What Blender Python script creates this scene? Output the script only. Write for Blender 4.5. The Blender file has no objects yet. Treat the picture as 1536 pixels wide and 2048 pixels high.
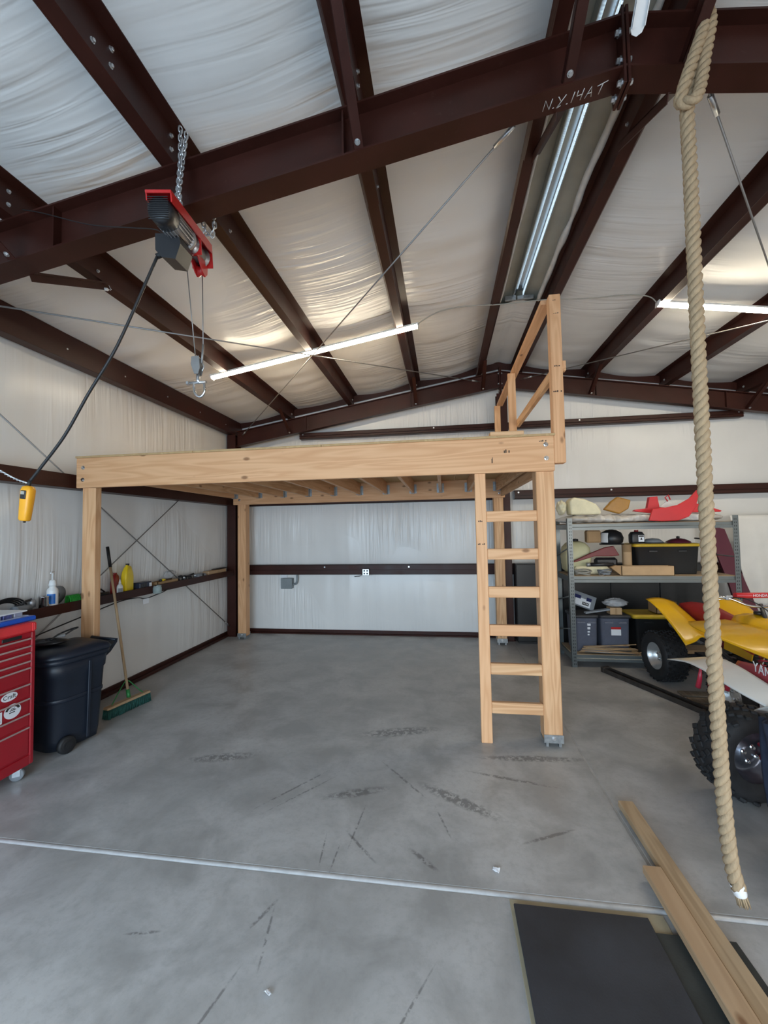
import bpy, math, random
from mathutils import Vector, Matrix, Euler, noise
random.seed(7)
sc = bpy.context.scene
COL = sc.collection
PI = math.pi
# ------------------------------------------------------------------ camera
cam_d = bpy.data.cameras.new('camera'); cam = bpy.data.objects.new('camera', cam_d); COL.objects.link(cam)
cam_d.sensor_fit = 'HORIZONTAL'; cam_d.sensor_width = 36.0; cam_d.lens = 820.0/1536.0*36.0
cam_d.clip_start = 0.02; cam_d.clip_end = 200
right = Vector((0.98915, 0.14519, -0.01767)); fwd = Vector((-0.14393, 0.98866, 0.04277))
upv = right.cross(fwd).normalized(); right = fwd.cross(upv).normalized(); fwd.normalize()
cm = Matrix((right, upv, -fwd)).transposed().to_4x4(); cm.translation = (0, 0, 1.75)
cam.matrix_world = cm
sc.camera = cam
# ------------------------------------------------------------------ view, world, sun, daylight at the two open doors
sc.view_settings.view_transform = 'Standard'; sc.view_settings.look = 'None'
sc.view_settings.gamma = 1.0; sc.view_settings.use_curve_mapping = False
sc.view_settings.exposure = -0.22
w = bpy.data.worlds.new('sky'); sc.world = w; w.use_nodes = True
nt = w.node_tree; nt.nodes.clear()
bg = nt.nodes.new('ShaderNodeBackground'); wo = nt.nodes.new('ShaderNodeOutputWorld')
sky = nt.nodes.new('ShaderNodeTexSky'); sky.sky_type = 'NISHITA'; sky.sun_disc = False
sky.sun_elevation = math.radians(58); sky.sun_rotation = math.radians(200)
bg.inputs[1].default_value = 0.32
nt.links.new(sky.outputs[0], bg.inputs[0]); nt.links.new(bg.outputs[0], wo.inputs[0])
def area_light(name, loc, rot, sx, sy, power, color):
    d = bpy.data.lights.new(name, 'AREA'); d.shape = 'RECTANGLE'; d.size = sx; d.size_y = sy
    d.energy = power; d.color = color; d.spread = math.radians(150)
    o = bpy.data.objects.new(name, d); COL.objects.link(o); o.location = loc; o.rotation_euler = rot
    return o
# doors stand open behind the camera, in the front wall (y = -2.75); sky light comes in through them
area_light('door_daylight_left', (-1.55, -2.72, 1.40), (math.radians(70), 0, 0), 3.6, 2.6, 235, (0.58, 0.79, 1.0))
area_light('door_daylight_right', (3.35, -2.72, 1.40), (math.radians(70), 0, 0), 3.4, 2.6, 145, (1.0, 0.97, 0.93))
# ------------------------------------------------------------------ helpers
class MB:
    """collects verts and faces, then links them as one mesh object"""
    def __init__(s): s.v = []; s.f = []; s.sm = []
    def add(s, vs, fs, smooth=False, m=None):
        b = len(s.v)
        for p in vs:
            p = Vector(p)
            s.v.append(m @ p if m is not None else p)
        for f in fs:
            s.f.append([i+b for i in f]); s.sm.append(smooth)
        return s
    def box(s, a, b, c=0.0, m=None):
        """box from corner a to corner b with chamfer c"""
        x0, y0, z0 = (min(a[i], b[i]) for i in range(3)); x1, y1, z1 = (max(a[i], b[i]) for i in range(3))
        if c <= 0:
            vs = [(x, y, z) for x in (x0, x1) for y in (y0, y1) for z in (z0, z1)]
            fs = [(0,1,3,2),(4,6,7,5),(0,4,5,1),(2,3,7,6),(0,2,6,4),(1,5,7,3)]
            return s.add(vs, fs, False, m)
        c = min(c, (x1-x0)*.45, (y1-y0)*.45, (z1-z0)*.45)
        vs = []; idx = {}
        for ix in (0, 1):
            for iy in (0, 1):
                for iz in (0, 1):
                    X, Y, Z = (x0, x1)[ix], (y0, y1)[iy], (z0, z1)[iz]
                    dx, dy, dz = (c, -c)[ix], (c, -c)[iy], (c, -c)[iz]
                    for k, p in enumerate(((X, Y+dy, Z+dz), (X+dx, Y, Z+dz), (X+dx, Y+dy, Z))):
                        idx[(ix, iy, iz, k)] = len(vs); vs.append(p)
        fs = []
        I = idx
        for i in (0, 1):
            q = [(i,0,0,0),(i,0,1,0),(i,1,1,0),(i,1,0,0)]; fs.append([I[t] for t in (q if i == 0 else q[::-1])])
            q = [(0,i,0,1),(1,i,0,1),(1,i,1,1),(0,i,1,1)]; fs.append([I[t] for t in (q if i == 0 else q[::-1])])
            q = [(0,0,i,2),(0,1,i,2),(1,1,i,2),(1,0,i,2)]; fs.append([I[t] for t in (q if i == 0 else q[::-1])])
        for i in (0, 1):
            for j in (0, 1):
                fs.append([I[(i,j,0,0)], I[(i,j,1,0)], I[(i,j,1,1)], I[(i,j,0,1)]])
                fs.append([I[(i,0,j,0)], I[(i,1,j,0)], I[(i,1,j,2)], I[(i,0,j,2)]])
                fs.append([I[(0,i,j,1)], I[(1,i,j,1)], I[(1,i,j,2)], I[(0,i,j,2)]])
                for k in (0, 1): fs.append([I[(i,j,k,0)], I[(i,j,k,1)], I[(i,j,k,2)]])
        return s.add(vs, fs, False, m)
    def tube(s, pts, r, n=8, closed=False, cap=True, m=None, flat=1.0):
        """round tube along pts; r may be a list"""
        pts = [Vector(p) for p in pts]; N = len(pts)
        rs = r if isinstance(r, (list, tuple)) else [r]*N
        vs = []; fs = []; prev = None
        for i, p in enumerate(pts):
            if closed: t = pts[(i+1) % N]-pts[i-1]
            else: t = pts[min(i+1, N-1)]-pts[max(i-1, 0)]
            t.normalize()
            if prev is None:
                a = Vector((0, 0, 1)) if abs(t.z) < .9 else Vector((1, 0, 0))
                u = t.cross(a).normalized()
            else:
                u = (prev-t*prev.dot(t)).normalized()
            prev = u; v = t.cross(u)
            for k in range(n):
                a = 2*PI*k/n
                vs.append(p+(u*math.cos(a)+v*math.sin(a)*flat)*rs[i])
        for i in range(N if closed else N-1):
            j = (i+1) % N
            for k in range(n):
                fs.append((i*n+k, i*n+(k+1) % n, j*n+(k+1) % n, j*n+k))
        s.add(vs, fs, True, m)
        if cap and not closed:
            b = len(s.v)-len(vs)
            s.f.append([b+k for k in range(n)][::-1]); s.sm.append(False)
            s.f.append([b+(N-1)*n+k for k in range(n)]); s.sm.append(False)
        return s
    def lathe(s, prof, n=24, m=None, smooth=True, a0=0.0, a1=2*PI):
        """prof = [(r, z)...] spun about z"""
        full = abs(a1-a0-2*PI) < 1e-6
        vs = []; fs = []; K = n if full else n+1
        for r, z in prof:
            for k in range(K):
                a = a0+(a1-a0)*k/n
                vs.append((r*math.cos(a), r*math.sin(a), z))
        for i in range(len(prof)-1):
            for k in range(n):
                k2 = (k+1) % K
                fs.append((i*K+k, i*K+k2, (i+1)*K+k2, (i+1)*K+k))
        return s.add(vs, fs, smooth, m)
    def prism(s, poly, h0, h1, axis='z', m=None, smooth=False):
        """2d polygon extruded along axis from h0 to h1; poly coords are the other two axes in order"""
        n = len(poly)
        def P(a, b, h): return {'z': (a, b, h), 'y': (a, h, b), 'x': (h, a, b)}[axis]
        vs = [P(a, b, h0) for a, b in poly]+[P(a, b, h1) for a, b in poly]
        fs = [list(range(n))[::-1], list(range(n, 2*n))]
        s.add(vs, fs, False, m)
        b = len(s.v)-2*n
        for i in range(n):
            j = (i+1) % n
            s.f.append([b+i, b+j, b+n+j, b+n+i]); s.sm.append(smooth)
        return s
    def loft(s, secs, closed=True, cap=True, m=None, smooth=True):
        """secs: list of equally long point loops"""
        n = len(secs[0]); vs = [p for q in secs for p in q]; fs = []
        for i in range(len(secs)-1):
            for k in range(n if closed else n-1):
                k2 = (k+1) % n
                fs.append((i*n+k, i*n+k2, (i+1)*n+k2, (i+1)*n+k))
        s.add(vs, fs, smooth, m)
        if cap:
            b = len(s.v)-len(vs)
            s.f.append([b+k for k in range(n)][::-1]); s.sm.append(False)
            s.f.append([b+(len(secs)-1)*n+k for k in range(n)]); s.sm.append(False)
        return s
    def grid(s, fn, nu, nv, m=None, smooth=True, skip=None):
        vs = [fn(i/nu, j/nv) for i in range(nu+1) for j in range(nv+1)]; fs = []
        for i in range(nu):
            for j in range(nv):
                if skip and skip((i+.5)/nu, (j+.5)/nv): continue
                a = i*(nv+1)+j; fs.append((a, a+nv+1, a+nv+2, a+1))
        return s.add(vs, fs, smooth, m)
    def sheet(s, fn, nu, nv, t, m=None):
        """closed sheet of thickness t (offset along dir given by fn -> (p, n))"""
        top = []; bot = []
        for i in range(nu+1):
            for j in range(nv+1):
                p, n = fn(i/nu, j/nv); p = Vector(p); n = Vector(n).normalized()
                top.append(p+n*t*.5); bot.append(p-n*t*.5)
        N = len(top); fs = []; W = nv+1
        for i in range(nu):
            for j in range(nv):
                a = i*W+j; fs.append((a, a+W, a+W+1, a+1)); fs.append((N+a, N+a+1, N+a+W+1, N+a+W))
        rim = [i*W for i in range(nu+1)]+[nu*W+j for j in range(1, W)]+[i*W+nv for i in range(nu-1, -1, -1)]+[j for j in range(nv-1, 0, -1)]
        for k in range(len(rim)):
            a, b = rim[k], rim[(k+1) % len(rim)]; fs.append((a, b, N+b, N+a))
        return s.add(top+bot, fs, True, m)
    def mesh(s, name):
        me = bpy.data.meshes.new(name); me.from_pydata([tuple(p) for p in s.v], [], s.f)
        me.polygons.foreach_set('use_smooth', s.sm)
        import bmesh
        bm = bmesh.new(); bm.from_mesh(me); bmesh.ops.recalc_face_normals(bm, faces=bm.faces); bm.to_mesh(me); bm.free()
        me.update(); return me
    def build(s, name, mt, parent=None, loc=None, rot=None):
        me = s.mesh(name); me.materials.append(M(mt))
        return link(name, me, parent, loc, rot)
def link(name, me, parent=None, loc=None, rot=None):
    o = bpy.data.objects.new(name, me); COL.objects.link(o)
    if parent is not None: o.parent = parent
    if loc is not None: o.location = loc
    if rot is not None: o.rotation_euler = rot
    return o
def tag(o, label, cat, group=None):
    o['label'] = label; o['category'] = cat
    if group: o['group'] = group
    return o
def thing(name, label, cat, loc=(0, 0, 0), rz=0.0, group=None, rot=None):
    o = bpy.data.objects.new(name, None); COL.objects.link(o); o.empty_display_size = .1
    o.location = loc; o.rotation_euler = rot if rot else (0, 0, rz)
    return tag(o, label, cat, group)
def struct(o): o['kind'] = 'structure'; return o
def T(x=0, y=0, z=0): return Matrix.Translation((x, y, z))
def Rx(a): return Matrix.Rotation(a, 4, 'X')
def Ry(a): return Matrix.Rotation(a, 4, 'Y')
def Rz(a): return Matrix.Rotation(a, 4, 'Z')
def align(p, d):
    """matrix putting local z along d, origin at p"""
    q = Vector((0, 0, 1)).rotation_difference(Vector(d).normalized())
    return Matrix.Translation(p) @ q.to_matrix().to_4x4()
def cyl(mb, p0, p1, r, n=12): return mb.tube([p0, p1], r, n)
def nz(x, y, z=0.0): return noise.noise(Vector((x, y, z)))
def smooth_pts(pts, k=6):
    """Catmull-Rom through pts"""
    P = [Vector(p) for p in pts]; out = []
    for i in range(len(P)-1):
        p0, p1, p2, p3 = P[max(i-1, 0)], P[i], P[i+1], P[min(i+2, len(P)-1)]
        for j in range(k):
            t = j/k
            out.append(.5*((2*p1)+(p2-p0)*t+(2*p0-5*p1+4*p2-p3)*t*t+(3*p1-p0-3*p2+p3)*t**3))
    out.append(P[-1]); return out
def bolt(parent, p, d, r=.014, h=.012, mt='zinc', name='bolt'):
    mb = MB(); m = align(p, d)
    mb.lathe([(0, 0), (r*1.5, 0), (r*1.5, h*.25), (r, h*.25)], 10, m, False)
    mb.lathe([(r, h*.25), (r, h), (r*.85, h*1.15), (0, h*1.15)], 6, m, False)
    return mb.build(name, mt, parent)
# ------------------------------------------------------------------ materials
_M = {}
DEF = {}
def M(name):
    if name not in _M: _M[name] = DEF[name](name)
    return _M[name]
def base(name, rough=.5, metal=0.0, spec=.5):
    m = bpy.data.materials.new(name); m.use_nodes = True
    n = m.node_tree.nodes; l = m.node_tree.links; b = n['Principled BSDF']
    b.inputs['Roughness'].default_value = rough; b.inputs['Metallic'].default_value = metal
    b.inputs['Specular IOR Level'].default_value = spec
    return m, n, l, b
def mapping(n, l, scale=(1, 1, 1), loc=(0, 0, 0), rot=(0, 0, 0), rnd=False):
    tc = n.new('ShaderNodeTexCoord'); mp = n.new('ShaderNodeMapping')
    mp.inputs['Scale'].default_value = scale; mp.inputs['Rotation'].default_value = rot
    mp.inputs['Location'].default_value = loc
    if rnd:
        oi = n.new('ShaderNodeObjectInfo'); mu = n.new('ShaderNodeVectorMath'); mu.operation = 'SCALE'
        mu.inputs[0].default_value = (37.0, 23.0, 51.0); l.new(oi.outputs['Random'], mu.inputs['Scale'])
        ad = n.new('ShaderNodeVectorMath'); ad.operation = 'ADD'
        l.new(tc.outputs['Object'], ad.inputs[0]); l.new(mu.outputs[0], ad.inputs[1]); l.new(ad.outputs[0], mp.inputs['Vector'])
    else: l.new(tc.outputs['Object'], mp.inputs['Vector'])
    return mp.outputs[0]
def noise_tex(n, l, vec, scale, detail=4, rough=.55, dist=0.0):
    t = n.new('ShaderNodeTexNoise'); t.inputs['Scale'].default_value = scale; t.inputs['Detail'].default_value = detail
    t.inputs['Roughness'].default_value = rough; t.inputs['Distortion'].default_value = dist
    l.new(vec, t.inputs['Vector']); return t.outputs['Fac']
def ramp(n, l, fac, stops):
    r = n.new('ShaderNodeValToRGB'); e = r.color_ramp.elements
    while len(e) < len(stops): e.new(.5)
    for i, (p, c) in enumerate(stops):
        e[i].position = p; e[i].color = tuple(c)+(1,) if len(c) == 3 else c
    l.new(fac, r.inputs[0]); return r.outputs[0]
def mathn(n, l, op, a, b=None):
    t = n.new('ShaderNodeMath'); t.operation = op
    for i, q in enumerate((a, b)):
        if q is None: continue
        if isinstance(q, (int, float)): t.inputs[i].default_value = q
        else: l.new(q, t.inputs[i])
    return t.outputs[0]
def mixc(n, l, fac, a, b, mode='MIX'):
    t = n.new('ShaderNodeMix'); t.data_type = 'RGBA'; t.blend_type = mode
    for sock, q in ((0, fac), (6, a), (7, b)):
        if isinstance(q, (int, float)): t.inputs[sock].default_value = q
        elif isinstance(q, tuple): t.inputs[sock].default_value = q+(1,) if len(q) == 3 else q
        else: l.new(q, t.inputs[sock])
    return t.outputs[2]
def bump(n, l, b, h, strength=.3, dist=.01):
    t = n.new('ShaderNodeBump'); t.inputs['Strength'].default_value = strength; t.inputs['Distance'].default_value = dist
    l.new(h, t.inputs['Height']); l.new(t.outputs[0], b.inputs['Normal'])
def simple(col, rough=.5, metal=0.0, var=.12, vs=9.0, bs=0.0, bscale=60.0, spec=.5, stretch=(1, 1, 1), coat=0.0):
    def f(name):
        m, n, l, b = base(name, rough, metal, spec)
        v = mapping(n, l, stretch, rnd=True); t = noise_tex(n, l, v, vs)
        c0 = tuple(max(0, q*(1-var)) for q in col); c1 = tuple(min(1, q*(1+var)) for q in col)
        l.new(ramp(n, l, t, [(.3, c0), (.7, c1)]), b.inputs['Base Color'])
        if bs: bump(n, l, b, noise_tex(n, l, v, bscale, 3), bs, .004)
        if coat: b.inputs['Coat Weight'].default_value = coat; b.inputs['Coat Roughness'].default_value = .12
        return m
    return f
def glow(col, strength):
    def f(name):
        m, n, l, b = base(name, .4)
        b.inputs['Base Color'].default_value = tuple(col)+(1,)
        b.inputs['Emission Color'].default_value = tuple(col)+(1,); b.inputs['Emission Strength'].default_value = strength
        return m
    return f
def clear(col, rough=.1, alpha=.35, trans=0.0):
    def f(name):
        m, n, l, b = base(name, rough)
        v = mapping(n, l, rnd=True); t = noise_tex(n, l, v, 14, 3)
        l.new(ramp(n, l, t, [(.35, tuple(q*.85 for q in col)), (.65, col)]), b.inputs['Base Color'])
        b.inputs['Alpha'].default_value = alpha; b.inputs['Transmission Weight'].default_value = trans
        bump(n, l, b, t, .5, .02)
        return m
    return f
def wood(axis, light, dark, knot=(.16, .06, .02), rough=.55, pink=.5):
    def f(name):
        m, n, l, b = base(name, rough, 0, .3)
        g = [10.0, 10.0, 10.0]; g[axis] = .75
        v = mapping(n, l, tuple(g), rnd=True)
        t = noise_tex(n, l, v, 1.0, 2, .45, .55)
        s = mathn(n, l, 'SINE', mathn(n, l, 'MULTIPLY', t, 38.0))
        s = mathn(n, l, 'ADD', mathn(n, l, 'MULTIPLY', s, .5), .5)
        col = mixc(n, l, mathn(n, l, 'MULTIPLY', s, .78), light, dark)
        g2 = [60.0]*3; g2[axis] = 2.0
        fib = noise_tex(n, l, mapping(n, l, tuple(g2), rnd=True), 1.0, 2)
        col = mixc(n, l, mathn(n, l, 'MULTIPLY', fib, .30), col, tuple(q*.72 for q in dark))
        oi = n.new('ShaderNodeObjectInfo')
        col = mixc(n, l, mathn(n, l, 'MULTIPLY', oi.outputs['Random'], pink), col, (light[0]*1.02, light[1]*.84, light[2]*.78))
        g3 = [6.5]*3; g3[axis] = 3.2
        vo = n.new('ShaderNodeTexVoronoi'); vo.inputs['Scale'].default_value = 1.0
        l.new(mapping(n, l, tuple(g3), rnd=True), vo.inputs['Vector'])
        kn = ramp(n, l, vo.outputs['Distance'], [(.06, (1, 1, 1)), (.13, (0, 0, 0))])
        col = mixc(n, l, mathn(n, l, 'MULTIPLY', kn, .75), col, knot)
        l.new(col, b.inputs['Base Color'])
        bump(n, l, b, fib, .12, .003)
        return m
    return f
FIR_L, FIR_D = (.79, .50, .275), (.56, .29, .13)
for i, a in enumerate('xyz'): DEF['fir_'+a] = wood(i, FIR_L, FIR_D)
for i, a in enumerate('xyz'): DEF['old_'+a] = wood(i, (.52, .38, .23), (.36, .25, .14), rough=.7, pink=.6)
DEF['grey_wood_y'] = wood(1, (.30, .25, .19), (.20, .165, .125), rough=.8, pink=.2)
def osb(name):
    m, n, l, b = base(name, .75, 0, .2)
    v = mapping(n, l, (18, 30, 18)); vo = n.new('ShaderNodeTexVoronoi'); vo.inputs['Scale'].default_value = 1.6
    l.new(v, vo.inputs['Vector'])
    t = noise_tex(n, l, v, .8, 3)
    l.new(mixc(n, l, t, mixc(n, l, vo.outputs['Color'], (.42, .27, .13), (.60, .42, .22)), (.50, .34, .17)), b.inputs['Base Color'])
    return m
DEF['osb'] = osb
def vinyl(st, st2, amp=.5, col=(.80, .79, .765)):
    """white vinyl-faced insulation, soft sheen, stretched wrinkles"""
    def f(name):
        m, n, l, b = base(name, .30, 0, .45)
        big = noise_tex(n, l, mapping(n, l, (.55, .55, .55), loc=(3, 1, 7)), 1.0, 2)
        mask = ramp(n, l, big, [(.47, (.02, .02, .02)), (.63, (1, 1, 1))])
        w1 = noise_tex(n, l, mapping(n, l, st), 1.0, 2, .45, .6)
        w2 = noise_tex(n, l, mapping(n, l, st2, loc=(5, 2, 1)), 1.0, 2, .5, .3)
        h = mathn(n, l, 'ADD', mathn(n, l, 'MULTIPLY', w1, mask), mathn(n, l, 'MULTIPLY', w2, .8))
        c = noise_tex(n, l, mapping(n, l, (1, 1, 1)), 1.7, 3)
        l.new(ramp(n, l, c, [(.3, tuple(q*.95 for q in col)), (.7, col)]), b.inputs['Base Color'])
        bump(n, l, b, h, amp, .05)
        return m
    return f
DEF['vinyl_wall_x'] = vinyl((7, 14, .6), (1.0, 2.2, .18), .42)      # walls facing x: wrinkles run up, spaced along y
DEF['vinyl_wall_y'] = vinyl((17, 7, .7), (2.2, 1.0, .18), .62)
DEF['vinyl_roof'] = vinyl((.85, 14, 1), (.30, 1.7, .3), .48)
def concrete(name):
    m, n, l, b = base(name, .42, 0, .45)
    v = mapping(n, l)
    big = noise_tex(n, l, v, .55, 4, .6); mid = noise_tex(n, l, v, 2.6, 6, .62, .4); fine = noise_tex(n, l, v, 24, 8, .75)
    c = ramp(n, l, big, [(.33, (.385, .38, .365)), (.52, (.475, .465, .45)), (.7, (.56, .55, .525))])
    c = mixc(n, l, ramp(n, l, mid, [(.36, (.62, .62, .62)), (.56, (0, 0, 0))]), c, (.27, .265, .25))
    c = mixc(n, l, ramp(n, l, mid, [(.58, (0, 0, 0)), (.72, (.4, .4, .4))]), c, (.64, .63, .60))
    c = mixc(n, l, ramp(n, l, fine, [(.34, (.34, .34, .34)), (.52, (0, 0, 0))]), c, (.29, .285, .27))
    # tyre scuffs and drag marks: worn dark streaks with their own shape
    brk = ramp(n, l, noise_tex(n, l, v, 26, 3, .7), [(.42, (0, 0, 0)), (.56, (1, 1, 1))])
    for (x, y, L, W, a) in SCUFFS:
        tc = n.new('ShaderNodeTexCoord'); mp = n.new('ShaderNodeMapping'); mp.vector_type = 'TEXTURE'
        mp.inputs['Location'].default_value = (x, y, 0); mp.inputs['Rotation'].default_value = (0, 0, math.radians(a))
        mp.inputs['Scale'].default_value = (L, W, 5); l.new(tc.outputs['Object'], mp.inputs['Vector'])
        g = n.new('ShaderNodeTexGradient'); g.gradient_type = 'SPHERICAL'; l.new(mp.outputs[0], g.inputs[0])
        k = mathn(n, l, 'MULTIPLY', mathn(n, l, 'MULTIPLY', g.outputs['Fac'], 1.4), brk)
        cl = mathn(n, l, 'MINIMUM', k, .62)
        c = mixc(n, l, cl, c, (.10, .097, .093))
    l.new(c, b.inputs['Base Color'])
    l.new(ramp(n, l, mid, [(.3, (.30, .30, .30)), (.7, (.52, .52, .52))]), b.inputs['Roughness'])
    bump(n, l, b, mathn(n, l, 'ADD', mathn(n, l, 'MULTIPLY', fine, .4), mid), .12, .006)
    return m
SCUFFS = [(-.32, 2.93, .30, .012, -48), (-.05, 2.55, .16, .008, -70), (-.55, 2.45, .22, .007, 85), (-.62, 2.75, .26, .05, 20),
          (-1.05, 2.75, .34, .010, 52), (-.98, 2.70, .30, .008, 50), (-1.75, 3.05, .30, .07, 14), (.05, 2.75, .35, .06, -30),
          (-.86, 1.85, .10, .012, 66), (-.80, 1.75, .16, .008, -80), (-.42, 3.6, .4, .09, 15), (.42, 3.02, .35, .02, -12),
          (-.62, 2.2, .12, .006, 88), (-.70, 2.25, .14, .006, -84), (-.50, 2.30, .16, .012, -45), (-1.35, 1.7, .09, .01, 12),
          (-.15, 2.25, .12, .02, -40), (-.9, 1.45, .2, .008, 75), (-.2, 1.5, .3, .007, 62), (.55, 2.5, .2, .015, 25), (.62, 3.3, .45, .05, 4)]
DEF['concrete'] = concrete
DEF['sealant'] = simple((.62, .63, .63), .35, .15, .12, 14, .15, 80)
DEF['sealant_thin'] = simple((.40, .39, .37), .6, 0, .15, 14)
def primer(name):
    m, n, l, b = base(name, .45, 0, .26)
    v = mapping(n, l, rnd=True)
    t = noise_tex(n, l, v, 3.0, 5, .6); f = noise_tex(n, l, v, 30, 4, .7)
    c = ramp(n, l, t, [(.3, (.030, .0085, .0055)), (.7, (.050, .0135, .009))])
    c = mixc(n, l, ramp(n, l, f, [(.62, (0, 0, 0)), (.78, (.30, .30, .30))]), c, (.11, .065, .052))
    l.new(c, b.inputs['Base Color'])
    l.new(ramp(n, l, t, [(.3, (.34, .34, .34)), (.7, (.5, .5, .5))]), b.inputs['Roughness'])
    bump(n, l, b, f, .06, .003)
    return m
DEF['primer'] = primer
DEF['zinc'] = simple((.62, .63, .64), .32, .9, .12, 20)
DEF['galv'] = simple((.34, .355, .36), .45, .7, .22, 30, .05)
DEF['chrome'] = simple((.72, .73, .74), .16, 1.0, .05)
DEF['wire'] = simple((.30, .29, .28), .45, .7, .1)
DEF['black_rubber'] = simple((.012, .012, .013), .62, 0, .25, 12, .1, 90)
DEF['black_plastic'] = simple((.014, .014, .016), .4, 0, .2, 9, .04, 120)
DEF['white_plastic'] = simple((.80, .80, .79), .38, 0, .05)
DEF['outside_ground'] = simple((.42, .40, .36), .9, 0, .15, 2)
# ------------------------------------------------------------------ the building shell
XL, XR, YB, YF, RX, SL, RZ = -3.70, 5.56, 6.84, -2.75, .93, .166, 4.45
def roof(x): return RZ-SL*abs(x-RX)
def pz(x): return 4.25-SL*abs(x-RX)          # top of the rafters = underside of the purlins
PURL = [-2.53, -1.47, -.40, .66, 1.20, 2.26, 3.33, 4.39]
floor = bpy.data.objects.new('floor', None); COL.objects.link(floor); struct(floor)
JX, JY = 1.005, 2.093
for (x0, x1) in ((XL-.05, JX-.006), (JX+.006, XR+.05)):
    for (y0, y1) in ((YF-.05, JY-.017), (JY+.016, YB+.05)):
        MB().box((x0, y0, -.12), (x1, y1, 0), .004).build('slab', 'concrete', floor)
mb = MB()
def bead(u, v):
    a = (v-.5)*2; return (XL+(XR-XL)*u, JY+a*.020+nz(u*60, 0)*.0015, -.004+.0075*(1-a*a)+nz(u*90, 3)*.0008)
mb.grid(bead, 120, 6); mb.build('joint_sealant', 'sealant', floor)
mb = MB(); mb.box((JX-.008, JY+.02, -.01), (JX+.008, YB, -.0015)); mb.box((JX-.008, YF, -.01), (JX+.008, JY-.02, -.0015)); mb.build('joint_sealant', 'sealant_thin', floor)
# walls: vinyl facing pinched in at the girts, bulging between them
GZ = [0.0, 1.10, 2.27, 3.55]
def bulge(z):
    for a, b in zip(GZ, GZ[1:]):
        if a <= z <= b: return math.sin(PI*(z-a)/(b-a))**.7
    return 0.0
def wl(u, v):
    y = YF+(YB-YF)*u; z = roof(XL)*v
    return (XL+.03*bulge(z)*(1+.5*nz(y*2.1, z*.5))+.012*nz(y*6, z*.7, 4)*bulge(z), y, z)
struct(MB().grid(wl, 150, 48).build('wall_left', 'vinyl_wall_x'))
def wr(u, v):
    y = YF+(YB-YF)*u; z = roof(XR)*v
    return (XR-.03*bulge(z), y, z)
struct(MB().grid(wr, 60, 30).build('wall_right', 'vinyl_wall_x'))
GZB = [0.0, 1.09, 2.27, 3.38, 4.5]
def wb(u, v):
    x = XL+(XR-XL)*u; z = roof(x)*v; k = 0
    for a, b in zip(GZB, GZB[1:]):
        if a <= z <= b: k = math.sin(PI*(z-a)/(b-a))**.7
    return (x, YB-.03*k*(1+.5*nz(x*1.7, z*.4, 9))-.010*nz(x*7, z*.6, 2)*k, z)
struct(MB().grid(wb, 150, 56).build('wall_back', 'vinyl_wall_y'))
# front wall behind the camera, with the two open doors
mb = MB(); y0, y1 = YF-.12, YF
D1, D2, DH = (-3.35, .25), (1.65, 5.05), 3.0
mb.prism([(XL, 0), (D1[0], 0), (D1[0], DH), (D1[1], DH), (D1[1], 0), (D2[0], 0), (D2[0], DH), (D2[1], DH), (D2[1], 0), (XR, 0), (XR, roof(XR)), (RX, RZ), (XL, roof(XL))], y0, y1, 'y')
struct(mb.build('wall_front', 'vinyl_wall_y'))
struct(MB().box((-40, -60, -.2), (40, YF-.08, -.13)).build('floor_outside', 'outside_ground'))
# ceiling: facing sags between the purlins; open strip at the ridge vent
VY = 4.90
knots = [XL]+PURL[:4]+[RX]+PURL[4:]+[XR]
def sag(x):
    for a, b in zip(knots, knots[1:]):
        if a <= x <= b: return math.sin(PI*(x-a)/(b-a))*min(1, (b-a)/.9)
    return 0.0
def cl(u, v):
    x = XL+(XR-XL)*u; y = YF+(YB-YF)*v
    s = sag(x)
    return (x, y, roof(x)-.055*s*(1+.45*nz(x*.9, y*1.1))-.014*s*nz(x*1.2, y*5, 7)-.004)
def open_ridge(u, v):
    x = XL+(XR-XL)*u; y = YF+(YB-YF)*v
    return .72 < x < 1.14 and y < VY
struct(MB().grid(cl, 185, 170, skip=open_ridge).build('ceiling', 'vinyl_roof'))
# roof skin above (metal panels, keeps the sky out)
mb = MB()
mb.prism([(XL-.1, roof(XL)+.08), (RX, RZ+.1), (XR+.1, roof(XR)+.08), (XR+.1, roof(XR)+.13), (RX, RZ+.15), (XL-.1, roof(XL)+.13)], YF-.2, YB+.1, 'y')
DEF['roof_metal'] = simple((.52, .50, .42), .55, 0, .1, 4)
struct(mb.build('trim_1', 'roof_metal'))
# base channels
mb = MB(); mb.box((XL+.0, YF, 0), (XL+.075, YB, .035), .004); mb.box((XL, YF, 0), (XL+.03, YB, .075), .004); struct(mb.build('baseboard_left', 'primer'))
mb = MB(); mb.box((XL, YB-.03, 0), (XR, YB-.0, .07), .004); mb.box((XL, YB-.08, 0), (XR, YB, .02), .004); struct(mb.build('baseboard_back', 'primer'))

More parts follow.
